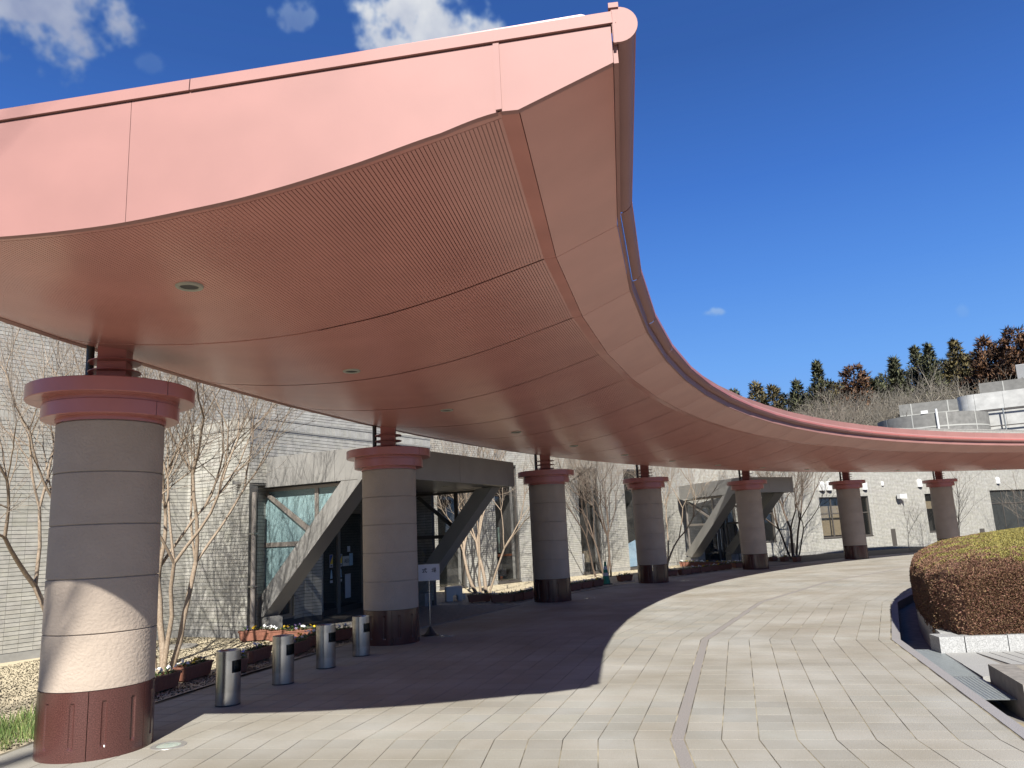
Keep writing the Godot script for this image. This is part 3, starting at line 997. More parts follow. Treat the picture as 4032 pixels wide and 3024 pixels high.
func window(parent: Node3D, w: Wall, o: Array, nx: int, ys: Array, frame: Material, glass: Material, inset := 0.10, depth := 2.6) -> MeshInstance3D:
	# frame with mullions, panes and the dark room behind
	var mb := MB.new()
	var f := 0.05
	var bars := [[o[0], o[0] + f, o[2], o[3]], [o[1] - f, o[1], o[2], o[3]], [o[0] + f, o[1] - f, o[3] - f, o[3]], [o[0] + f, o[1] - f, o[2], o[2] + f]]
	var xs := [o[0] + f]
	for i in range(1, nx): 
		var m := lerpf(o[0], o[1], float(i) / nx)
		bars.append([m - 0.03, m + 0.03, o[2] + f, o[3] - f])
		xs.append(m)
	xs.append(o[1] - f)
	var hs := [o[2] + f]
	for y in ys:
		for i in nx:
			bars.append([xs[i] + (0.031 if i else 0.001), xs[i + 1] - (0.031 if i < nx - 1 else 0.001), y - 0.03, y + 0.03])
		hs.append(y)
	hs.append(o[3] - f)
	for b in bars:
		mb.hexa([w.p(b[0], b[2], -inset), w.p(b[1], b[2], -inset), w.p(b[1], b[2], -inset - 0.06), w.p(b[0], b[2], -inset - 0.06), w.p(b[0], b[3], -inset), w.p(b[1], b[3], -inset), w.p(b[1], b[3], -inset - 0.06), w.p(b[0], b[3], -inset - 0.06)])
	var win := part(mb, "window", frame, parent)
	for i in nx:
		for j in hs.size() - 1:
			var pm := MB.new()
			var a: float = xs[i]; var b: float = xs[i + 1]
			pm.hexa([w.p(a, hs[j], -inset - 0.028), w.p(b, hs[j], -inset - 0.028), w.p(b, hs[j], -inset - 0.034), w.p(a, hs[j], -inset - 0.034), w.p(a, hs[j + 1], -inset - 0.028), w.p(b, hs[j + 1], -inset - 0.028), w.p(b, hs[j + 1], -inset - 0.034), w.p(a, hs[j + 1], -inset - 0.034)])
			part(pm, "pane", glass, win)
	var sm := MB.new()
	sm.hexa([w.p(o[0] - 0.02, o[2] - 0.035, 0.03), w.p(o[1] + 0.02, o[2] - 0.035, 0.03), w.p(o[1] + 0.02, o[2] - 0.035, -inset), w.p(o[0] - 0.02, o[2] - 0.035, -inset), w.p(o[0] - 0.02, o[2] - 0.001, 0.03), w.p(o[1] + 0.02, o[2] - 0.001, 0.03), w.p(o[1] + 0.02, o[2] + 0.004, -inset), w.p(o[0] - 0.02, o[2] + 0.004, -inset)])
	part(sm, "sill", frame, win)
	# room: floor, ceiling, back and sides
	var rm := MB.new()
	var a0: float = o[0] - 0.6; var a1: float = o[1] + 0.6
	var b0: float = -0.02; var b1: float = o[3] + 0.25
	var z0 := -0.24; var z1 := -0.24 - depth
	rm.quad(w.p(a0, b0, z0), w.p(a1, b0, z0), w.p(a1, b0, z1), w.p(a0, b0, z1), Vector3.UP)
	rm.quad(w.p(a0, b1, z0), w.p(a1, b1, z0), w.p(a1, b1, z1), w.p(a0, b1, z1), Vector3.DOWN)
	rm.quad(w.p(a0, b0, z1), w.p(a1, b0, z1), w.p(a1, b1, z1), w.p(a0, b1, z1), w.n)
	rm.quad(w.p(a0, b0, z0), w.p(a0, b0, z1), w.p(a0, b1, z1), w.p(a0, b1, z0), w.d)
	rm.quad(w.p(a1, b0, z0), w.p(a1, b0, z1), w.p(a1, b1, z1), w.p(a1, b1, z0), -w.d)
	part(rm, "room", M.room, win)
	return win

func wbox(mb: MB, w: Wall, s0: float, s1: float, h0: float, h1: float, o0: float, o1: float) -> void:
	mb.hexa([w.p(s0, h0, o0), w.p(s1, h0, o0), w.p(s1, h0, o1), w.p(s0, h0, o1), w.p(s0, h1, o0), w.p(s1, h1, o0), w.p(s1, h1, o1), w.p(s0, h1, o1)])

func build_hall() -> void:
	var root := thing("tiled_hall", "long low hall faced with pale grey tiles in stacked rows", "building")
	var d1 := Vector2(0.574, -0.819)                    # run of the tall wall
	var w1a := Vector2(-8.73, -13.35)
	var j12 := Vector2(-6.84, -16.05)
	var corner := Vector2(-5.275, -15.222)
	var w3e := Vector2(-2.25, -20.24)
	var kink := Vector2(8.31, -36.5)
	var d4 := Vector2(0.7193, -0.6947)
	var w4a := Vector2(3.64, -32.0) - d4 * 16.0
	var d5 := Vector2(0.9135, -0.4068)
	var k5 := (Vector2(16.41, -40.11) - kink).dot(d5)   # where the measured zero of the right wall lies
	# openings: start, end, foot, head
	var o4 := []
	for q in [[-8.80, -7.62], [-6.21, -5.08], [-1.72, -0.49], [1.23, 2.45]]: o4.append([q[0] + 16.0, q[1] + 16.0, 0.05, 4.15])
	var o5 := []
	for q in [[-5.75, -4.26, 0.76, 2.78], [-1.22, 2.19, 0.76, 2.77], [6.42, 8.1, 0.74, 2.80], [11.77, 16.2, 0.05, 2.87]]: o5.append([q[0] + k5, q[1] + k5, q[2], q[3]])
	var door2 := [k5 - 8.6, k5 - 6.6, 0.0, 2.55]
	o5.append(door2)
	var walls := [
		wall(w1a - d1 * 7.0, w1a + d1 * 3.3, 0.0, 7.6),
		wall(j12, corner, 0.0, 4.28),
		wall(corner, w3e, 2.90, 4.28),
		wall(w4a, kink, 0.0, 6.42, o4),
		wall(kink, kink + d5 * (k5 + 22.0), 0.0, 6.42, o5),
		wall(w1a + d1 * 3.3, w1a + d1 * 9.0, 4.1, 7.6)]
	var names := ["tall_wall", "bay_wall", "bay_wall", "window_wall", "long_wall", "tall_wall"]
	var nodes := []
	for i in walls.size():
		var mb := MB.new()
		backing(mb, walls[i])
		nodes.append(part(mb, names[i], M.tile_joint, root))
	tiles(walls[0], 0, 0.0, 10.3, 0.14, 7.6, 4.06)
	tiles(walls[5], 5, 0.0, 5.7, 4.245, 7.6)
	tiles(walls[1], 1, 0.0, walls[1].len + 0.012, 0.14, 4.24, 4.06)
	tiles(walls[2], 2, 0.012, walls[2].len, 2.94, 4.24, 4.06)
	tiles(walls[3], 3, 0.0, walls[3].len, 0.14, 6.36)
	tiles(walls[4], 4, 0.0, walls[4].len, 0.14, 6.36)
	lay_tiles(walls, nodes)
	# plinth course and ledges
	for i in [0, 1, 3, 4]:
		var w: Wall = walls[i]
		var cuts := [0.0, w.len]
		for o in w.openings:
			if o[2] < 0.14: cuts.append(o[0]); cuts.append(o[1])
		cuts.sort()
		for k in range(0, cuts.size() - 1, 2):
			var mb := MB.new()
			wbox(mb, w, cuts[k], cuts[k + 1], 0.0, 0.135, 0.0, 0.02)
			part(mb, "plinth", M.plinth, nodes[i])
	for i in [1, 2]:
		var w: Wall = walls[i]
		var mb := MB.new()
		wbox(mb, w, 0.0 if i == 1 else 0.03, w.len + (0.03 if i == 1 else 0.0), 4.035, 4.056, 0.0, 0.03)
		part(mb, "ledge", M.plinth, nodes[i])
		mb = MB.new()
		wbox(mb, w, 0.0 if i == 1 else 0.03, w.len + (0.03 if i == 1 else 0.0), 4.245, 4.285, -0.22, 0.022)
		part(mb, "coping", M.plinth, nodes[i])
	for i in [3, 4]:
		var w: Wall = walls[i]
		var mb := MB.new()
		wbox(mb, w, 0.0, w.len, 6.36, 6.425, -0.25, 0.03)
		part(mb, "coping", M.plinth, nodes[i])
	# light vertical movement joints
	for q in [[3, [9.0, 11.6, 15.2, 18.8, 21.4]], [4, [k5 - 3.6, k5 + 2.45, k5 + 6.2, k5 + 11.5, k5 - 1.4, k5 + 17.0]]]:
		for s in q[1]:
			var w: Wall = walls[q[0]]
			for piece in ([[0.14, 6.36]]):
				var ok := true
				for o in w.openings:
					if s > o[0] - 0.02 and s < o[1] + 0.02: ok = false
				var mb := MB.new()
				wbox(mb, w, s - 0.008, s + 0.008, 0.14 if ok else 4.2, 6.36, 0.0, 0.0135)
				part(mb, "movement_joint", M.white_panel, nodes[q[0]])
	# flat roofs behind the walls and end walls that close them
	var rf := MB.new()
	var v := func(p: Vector2, h: float) -> Vector3: return Vector3(p.x, h, p.y)
	var n1 := Vector2(-0.819, -0.574)
	rf.slab([v.call(w1a - d1 * 7.0, 7.5), v.call(w1a + d1 * 9.0, 7.5), v.call(w1a + d1 * 9.0 + n1 * 9.0, 7.5), v.call(w1a - d1 * 7.0 + n1 * 9.0, 7.5)], Vector3.DOWN * 0.2)
	part(rf, "roof", M.grey_render, root)
	rf = MB.new()
	rf.slab([v.call(j12, 4.2), v.call(corner, 4.2), v.call(w3e, 4.2), v.call(w1a + d1 * 8.3, 4.2)], Vector3.DOWN * 0.15)
	part(rf, "roof", M.grey_render, root)
	rf = MB.new()
	var n4 := Vector2(-0.6947, -0.7193)
	var n5 := Vector2(-0.4068, -0.9135)
	rf.slab([v.call(w4a, 6.3), v.call(kink, 6.3), v.call(kink + n4 * 12.0, 6.3), v.call(w4a + n4 * 12.0, 6.3)], Vector3.DOWN * 0.2)
	part(rf, "roof", M.grey_render, root)
	rf = MB.new()
	rf.slab([v.call(kink, 6.29), v.call(kink + d5 * (k5 + 22.0), 6.29), v.call(kink + d5 * (k5 + 22.0) + n5 * 30.0, 6.29), v.call(kink + n4 * 12.0 + n5 * 16.0, 6.29)], Vector3.DOWN * 0.2)
	part(rf, "roof", M.grey_render, root)
	var ew := MB.new()
	ew.quad(v.call(w3e, 0), v.call(w1a + d1 * 9.0, 0), v.call(w1a + d1 * 9.0, 4.2), v.call(w3e, 4.2), Vector3(0.8, 0, -0.5))
	ew.quad(v.call(w1a + d1 * 9.0, 0), v.call(w1a + d1 * 9.0 + n1 * 9.0, 0), v.call(w1a + d1 * 9.0 + n1 * 9.0, 7.5), v.call(w1a + d1 * 9.0, 7.5), Vector3(0.8, 0, -0.5))
	part(ew, "end_wall", M.tile_joint, root)
	# windows
	for i in 4:
		var w: Wall = walls[3]
		var o: Array = o4[i]
		var win := window(nodes[3], w, o, 1, [], M.bronze_dark, M.glass, 0.08, 3.2)
		var mb := MB.new()
		if i == 1:
			wbox(mb, w, o[0] + 0.1, o[1] + 0.2, 1.05, 1.98, -1.3, -1.26)
			part(mb, "screen", M.screen_green, win)
			mb = MB.new()
			wbox(mb, w, o[0] + 0.02, o[1] + 0.3, 0.92, 0.99, -1.35, -0.7)
			for s in [o[0] + 0.1, o[1] + 0.1]: wbox(mb, w, s, s + 0.06, 0.0, 0.92, -1.2, -1.14)
			part(mb, "table", M.table_wood, win)
			mb = MB.new()
			wbox(mb, w, o[0] + 0.15, o[0] + 0.75, 0.25, 0.5, -0.75, -0.35)
			wbox(mb, w, o[0] + 0.25, o[0] + 0.65, 0.5, 0.85, -0.5, -0.44)
			part(mb, "chair", M.black_plastic, win)
		elif i == 2:
			wbox(mb, w, o[0] + 0.7, o[1] - 0.12, 0.45, 0.9, -0.6, -0.58)
			part(mb, "board", M.blind, win)
			mb = MB.new()
			wbox(mb, w, o[0] + 0.45, o[0] + 0.65, 0.1, 0.8, -0.5, -0.45)
			part(mb, "panel", M.white_paint, win)
		elif i == 3:
			mb.slab([w.p(o[0] + 0.06, 0.12, -0.25), w.p(o[1] - 0.06, 0.12, -0.25), w.p(o[1] - 0.06, 1.3, -0.25), w.p(o[0] + 0.06, 1.0, -0.25)], -w.n * 0.02)
			part(mb, "panel", M.pale_blue, win)
		# pale reveal along the side of the tall windows
		mb = MB.new()
		wbox(mb, w, o[1] - 0.16, o[1] - 0.06, 0.12, 4.05, -0.24, -0.2)
		part(mb, "curtain_edge", M.plinth, win)
	var w5: Wall = walls[4]
	var specs := [[0, 2, [2.1], M.bronze_dark, M.glass], [1, 4, [1.95], M.bronze_dark, M.glass], [2, 2, [], M.bronze_dark, M.glass], [3, 4, [2.12], M.bronze_dark, M.glass_dark]]
	for q in specs:
		var o: Array = o5[q[0]]
		var win := window(nodes[4], w5, o, q[1], q[2], q[3], q[4], 0.08, 2.4)
		if q[0] == 1:
			var mb := MB.new()
			wbox(mb, w5, o[0] + 0.1, o[1] - 0.1, o[2] + 0.1, o[3] - 0.42, -0.42, -0.40)
			part(mb, "blind", M.blind, win)
		elif q[0] == 2:
			var mb := MB.new()
			wbox(mb, w5, o[0] + 0.06, o[1] - 0.06, o[2] + 1.25, o[3] - 0.4, -0.4, -0.38)
			part(mb, "blind", M.blind, win)
		elif q[0] == 0:
			for s in [0.25, 0.75]:
				var mb := MB.new()
				var s0: float = lerpf(o[0], o[1], s)
				wbox(mb, w5, s0 - 0.12, s0 + 0.16, o[2] + 0.15, o[3] - 0.3, -0.6, -0.57)
				part(mb, "blind", M.blind, win)
	# vent hoods: half-round caps on a short duct
	for q in [[-0.97, 3.34, 0.19], [-0.50, 3.34, 0.19], [2.01, 3.30, 0.17], [3.34, 3.40, 0.09], [6.13, 3.37, 0.17], [7.6, 3.42, 0.17], [12.59, 3.41, 0.15]]:
		var mb := MB.new()
		var s: float = q[0] + k5
		var r: float = q[2]
		var c := w5.p(s, q[1], 0.012)
		for i in 12:
			var b0 := PI * i / 12.0; var b1 := PI * (i + 1) / 12.0
			var e0 := w5.d * cos(b0) + w5.n * sin(b0); var e1 := w5.d * cos(b1) + w5.n * sin(b1)
			mb.squad(c + e0 * r - Vector3.UP * r * 1.1, c + e1 * r - Vector3.UP * r * 1.1, c + e1 * r + Vector3.UP * r * 0.5, c + e0 * r + Vector3.UP * r * 0.5, e0, e1, e1, e0)
			for j in 5:
				var f0 := PI * 0.5 * j / 5.0; var f1 := PI * 0.5 * (j + 1) / 5.0
				var g00 := e0 * cos(f0) + Vector3.UP * sin(f0); var g10 := e1 * cos(f0) + Vector3.UP * sin(f0)
				var g01 := e0 * cos(f1) + Vector3.UP * sin(f1); var g11 := e1 * cos(f1) + Vector3.UP * sin(f1)
				var cc := c + Vector3.UP * r * 0.5
				mb.squad(cc + g00 * r, cc + g10 * r, cc + g11 * r, cc + g01 * r, g00, g10, g11, g01)
		part(mb, "vent_hood", M.white_paint, nodes[4])
	# flood light on a bracket
	var fb := MB.new()
	var fs := k5 + 4.29
	wbox(fb, w5, fs - 0.16, fs + 0.10, 2.58, 2.82, 0.16, 0.36)
	var fl := part(fb, "flood_light", M.white_paint, nodes[4])
	fb = MB.new()
	wbox(fb, w5, fs - 0.05, fs + 0.02, 2.66, 2.76, 0.012, 0.16)
	part(fb, "bracket", M.black_plastic, fl)
	fb = MB.new()
	fb.slab([w5.p(fs + 0.101, 2.60, 0.18), w5.p(fs + 0.101, 2.80, 0.18), w5.p(fs + 0.24, 2.84, 0.44), w5.p(fs + 0.24, 2.56, 0.44)], w5.d * 0.02)
	part(fb, "hood", M.white_paint, fl)
	# thin dark plates low on the wall, standing for unidentified dark shapes
	for q in [[k5 - 3.55, 0.14, 0.62, 0.42], [k5 + 3.5, 0.14, 1.02, 0.34], [k5 + 10.4, 0.3, 0.75, 0.42]]:
		var mb := MB.new()
		wbox(mb, w5, q[0], q[0] + q[3], q[1], q[2], 0.0, 0.016)
		part(mb, "dark_panel", M.bronze_dark, nodes[4])
	var gp := MB.new()
	wbox(gp, walls[2], 2.05, 2.22, 4.62, 4.9, 0.0, 0.01)
	# steel rain pipe at the corner with two clips
	var pm := MB.new()
	var cw: Wall = walls[1]
	var pb := cw.p(cw.len + 0.10, 0, -0.04)
	pm.tube([pb + Vector3.UP * 0.02, pb + Vector3.UP * 2.75], [0.045, 0.045], 20)
	var rp := part(pm, "rain_pipe", M.frame_pale, root)
	for y in [0.95, 1.95]:
		pm = MB.new()
		pm.box(Transform3D(Basis(cw.d, Vector3.UP, cw.n), pb + Vector3.UP * y), Vector3(0.13, 0.03, 0.11))
		pm.box(Transform3D(Basis(cw.d, Vector3.UP, cw.n), pb + Vector3.UP * y - cw.d * 0.11), Vector3(0.10, 0.018, 0.018))
		part(pm, "pipe_clip", M.steel, rp)
	# recess of the first entrance: inner wall with a low window, a pier and the glazed doors
	var ra := Vector2(-5.23, -15.58)
	var rb := ra + Vector2(0.216, -0.976) * 5.45
	var iw := wall(ra, rb, 0.0, 3.0, [[0.76, 1.50, 0.22, 2.2], [2.86, 5.2, 0.0, 2.5]])
	var mb := MB.new()
	backing(mb, iw)
	var inode := part(mb, "inner_wall", M.tile_joint, root)
	tile_list = []
	tiles(iw, 0, 0.0, 0.76, 0.14, 2.9)
	tiles(iw, 0, 1.50, 2.86, 0.14, 2.9)
	tiles(iw, 0, 2.86, 5.4, 2.5, 2.9)
	var it := MB.new()
	it.tint = true
	for t in tile_list:
		var vv := rng.randf_range(0.93, 1.05)
		it.col = Color(vv, vv, vv * 0.99)
		it.hexa([iw.p(t[2], t[4], 0.0), iw.p(t[3], t[4], 0.0), iw.p(t[3], t[4], 0.012), iw.p(t[2], t[4], 0.012), iw.p(t[2], t[5], 0.0), iw.p(t[3], t[5], 0.0), iw.p(t[3], t[5], 0.012), iw.p(t[2], t[5], 0.012)])
	tag(part(it, "wall_tiles", M.tile, inode), "", "", "", "stuff")
	window(inode, iw, [0.76, 1.50, 0.22, 2.2], 1, [], M.frame_pale, M.glass_dark, 0.04, 1.2)
	# wall that closes the recess on the far side, tiled
	var fw := wall(rb + Vector2(0.0, 0.02), w3e, 0.0, 2.95)
	mb = MB.new()
	backing(mb, fw, 0.15)
	var fnode := part(mb, "inner_wall", M.tile_joint, root)
	tile_list = []
	tiles(fw, 0, 0.0, fw.len, 0.14, 2.9)
	it = MB.new()
	it.tint = true
	for t in tile_list:
		it.col = g8(rng.randf_range(0.93, 1.05))
		it.hexa([fw.p(t[2], t[4], 0.0), fw.p(t[3], t[4], 0.0), fw.p(t[3], t[4], 0.012), fw.p(t[2], t[4], 0.012), fw.p(t[2], t[5], 0.0), fw.p(t[3], t[5], 0.0), fw.p(t[3], t[5], 0.012), fw.p(t[2], t[5], 0.012)])
	tag(part(it, "wall_tiles", M.tile, fnode), "", "", "", "stuff")
	# tiled pier between the low window and the doors
	var pw := wall(Vector2(-5.02, -17.36), Vector2(-4.47, -17.72), 0.0, 2.92)
	mb = MB.new()
	backing(mb, pw, 0.34)
	var pnode := part(mb, "pier", M.tile_joint, root)
	tile_list = []
	tiles(pw, 0, 0.0, pw.len, 0.14, 2.9)
	for t in tile_list:
		mb = MB.new()
		mb.tint = true
		mb.col = g8(rng.randf_range(0.93, 1.05))
		mb.hexa([pw.p(t[2], t[4], 0.0), pw.p(t[3], t[4], 0.0), pw.p(t[3], t[4], 0.012), pw.p(t[2], t[4], 0.012), pw.p(t[2], t[5], 0.0), pw.p(t[3], t[5], 0.0), pw.p(t[3], t[5], 0.012), pw.p(t[2], t[5], 0.012)])
		part(mb, "wall_tile", M.tile, pnode)
	# soffit over the recess
	mb = MB.new()
	mb.slab([v.call(corner + Vector2(-0.3, 0.1), 2.98), v.call(w3e, 2.98), v.call(rb + Vector2(-0.3, -0.3), 2.98), v.call(ra + Vector2(-0.3, 0), 2.98)], Vector3.DOWN * 0.06)
	part(mb, "recess_soffit", M.bronze, root)
	# doors
	mb = MB.new()
	for b in [[2.86, 2.92, 0.0, 2.5], [3.70, 3.84, 0.0, 2.5], [5.14, 5.2, 0.0, 2.5]]: wbox(mb, iw, b[0], b[1], b[2], b[3], -0.02, -0.12)
	for b in [[2.92, 3.70, 2.42, 2.5], [3.84, 5.14, 2.42, 2.5]]: wbox(mb, iw, b[0], b[1], b[2], b[3], -0.02, -0.12)
	var dr := part(mb, "glazed_door", M.frame_pale, inode)
	for b in [[2.92, 3.70], [3.84, 5.14]]:
		mb = MB.new()
		wbox(mb, iw, b[0], b[1], 0.16, 2.42, -0.055, -0.065)
		part(mb, "pane", M.glass_dark, dr)
		mb = MB.new()
		wbox(mb, iw, b[0], b[1], 0.01, 0.16, -0.04, -0.08)
		part(mb, "bottom_rail", M.bronze_dark, dr)
	mb = MB.new()
	for q in [[2.0, 5.4, 0.0, 2.9, -2.3, -2.35], [2.0, 2.05, 0.0, 2.9, -0.23, -2.3], [5.4, 5.45, 0.0, 2.9, -0.23, -2.3], [2.0, 5.4, 2.9, 2.95, -0.23, -2.3], [2.0, 5.4, -0.06, -0.01, -0.23, -2.3]]: wbox(mb, iw, q[0], q[1], q[2], q[3], q[4], q[5])
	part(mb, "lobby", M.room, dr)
	# notices stuck on the doors
	for q in [[3.40, 1.28], [3.91, 1.28]]:
		mb = MB.new()
		wbox(mb, iw, q[0] - 0.085, q[0] + 0.085, q[1] - 0.16, q[1] + 0.14, -0.053, -0.050)
		var nt := part(mb, "notice", M.paper, dr)
		mb = MB.new()
		mb.fan([iw.p(q[0] - 0.075, q[1] + 0.13, -0.048), iw.p(q[0] + 0.075, q[1] + 0.13, -0.048), iw.p(q[0] - 0.075, q[1] - 0.08, -0.048)], iw.n)
		part(mb, "blue_half", M.blue, nt)
		mb = MB.new()
		mb.fan([iw.p(q[0] + 0.075, q[1] + 0.13, -0.048), iw.p(q[0] + 0.075, q[1] - 0.08, -0.048), iw.p(q[0] - 0.075, q[1] - 0.08, -0.048)], iw.n)
		part(mb, "yellow_half", M.yellow, nt)
		mb = MB.new()
		wbox(mb, iw, q[0] - 0.05, q[0] + 0.05, q[1] - 0.135, q[1] - 0.105, -0.049, -0.047)
		part(mb, "caption", M.ink, nt)
		mb = MB.new()
		mb.fan([iw.p(q[0] - 0.06, q[1] - 0.42, -0.05), iw.p(q[0] + 0.06, q[1] - 0.42, -0.05), iw.p(q[0] + 0.03, q[1] - 0.24, -0.05), iw.p(q[0] - 0.01, q[1] - 0.20, -0.05)], iw.n)
		part(mb, "sticker", M.pale_blue, dr)
		mb = MB.new()
		wbox(mb, iw, q[0] - 0.07, q[0] + 0.07, q[1] - 0.52, q[1] - 0.46, -0.052, -0.05)
		part(mb, "sticker", M.paper, dr)
	mb = MB.new()
	wbox(mb, iw, 4.03, 4.40, 1.12, 1.36, -0.053, -0.050)
	var aed := part(mb, "notice", M.white_paint, dr)
	var tm := TextMesh.new()
	tm.text = "AED"
	tm.font_size = 32
	tm.pixel_size = 0.0042
	tm.depth = 0.002
	var ti := part(tm, "lettering", M.ink, aed)
	ti.transform = Transform3D(Basis(iw.d if true else -iw.d, Vector3.UP, iw.n), iw.p(4.25, 1.25, -0.046))
	mb = MB.new()
	wbox(mb, iw, 4.42, 4.62, 1.12, 1.42, -0.053, -0.050)
	part(mb, "notice", M.pale_blue, dr)
	mb = MB.new()
	wbox(mb, iw, 4.30, 4.46, 1.46, 1.60, -0.053, -0.050)
	part(mb, "notice", M.paper, dr)
	mb = MB.new()
	wbox(mb, iw, 4.16, 4.48, 0.34, 0.92, -0.053, -0.050)
	part(mb, "notice", M.paper, dr)
	# door of the second entrance
	mb = MB.new()
	for b in [[door2[0], door2[0] + 0.07, 0.0, 2.55], [door2[1] - 0.07, door2[1], 0.0, 2.55], [door2[0] + 0.9, door2[0] + 0.98, 0.0, 2.48]]: wbox(mb, w5, b[0], b[1], b[2], b[3], -0.05, -0.13)
	wbox(mb, w5, door2[0] + 0.07, door2[1] - 0.07, 2.48, 2.55, -0.05, -0.13)
	var d2 := part(mb, "glazed_door", M.bronze_dark, nodes[4])
	mb = MB.new()
	wbox(mb, w5, door2[0] + 0.07, door2[1] - 0.07, 0.02, 2.48, -0.09, -0.10)
	part(mb, "pane", M.glass_dark, d2)
	for s in [door2[0] + 0.84, door2[0] + 1.04]:
		mb = MB.new()
		wbox(mb, w5, s - 0.012, s + 0.012, 0.5, 1.5, -0.03, -0.05)
		part(mb, "pull_handle", M.steel, d2)
	mb = MB.new()
	for q in [[door2[0] - 0.3, door2[1] + 0.3, 0.0, 2.7, -2.2, -2.25], [door2[0] - 0.3, door2[0] - 0.25, 0.0, 2.7, -0.24, -2.2], [door2[1] + 0.25, door2[1] + 0.3, 0.0, 2.7, -0.24, -2.2], [door2[0] - 0.3, door2[1] + 0.3, 2.7, 2.75, -0.24, -2.2], [door2[0] - 0.3, door2[1] + 0.3, -0.06, -0.01, -0.24, -2.2]]: wbox(mb, w5, q[0], q[1], q[2], q[3], q[4], q[5])
	part(mb, "lobby", M.room, d2)

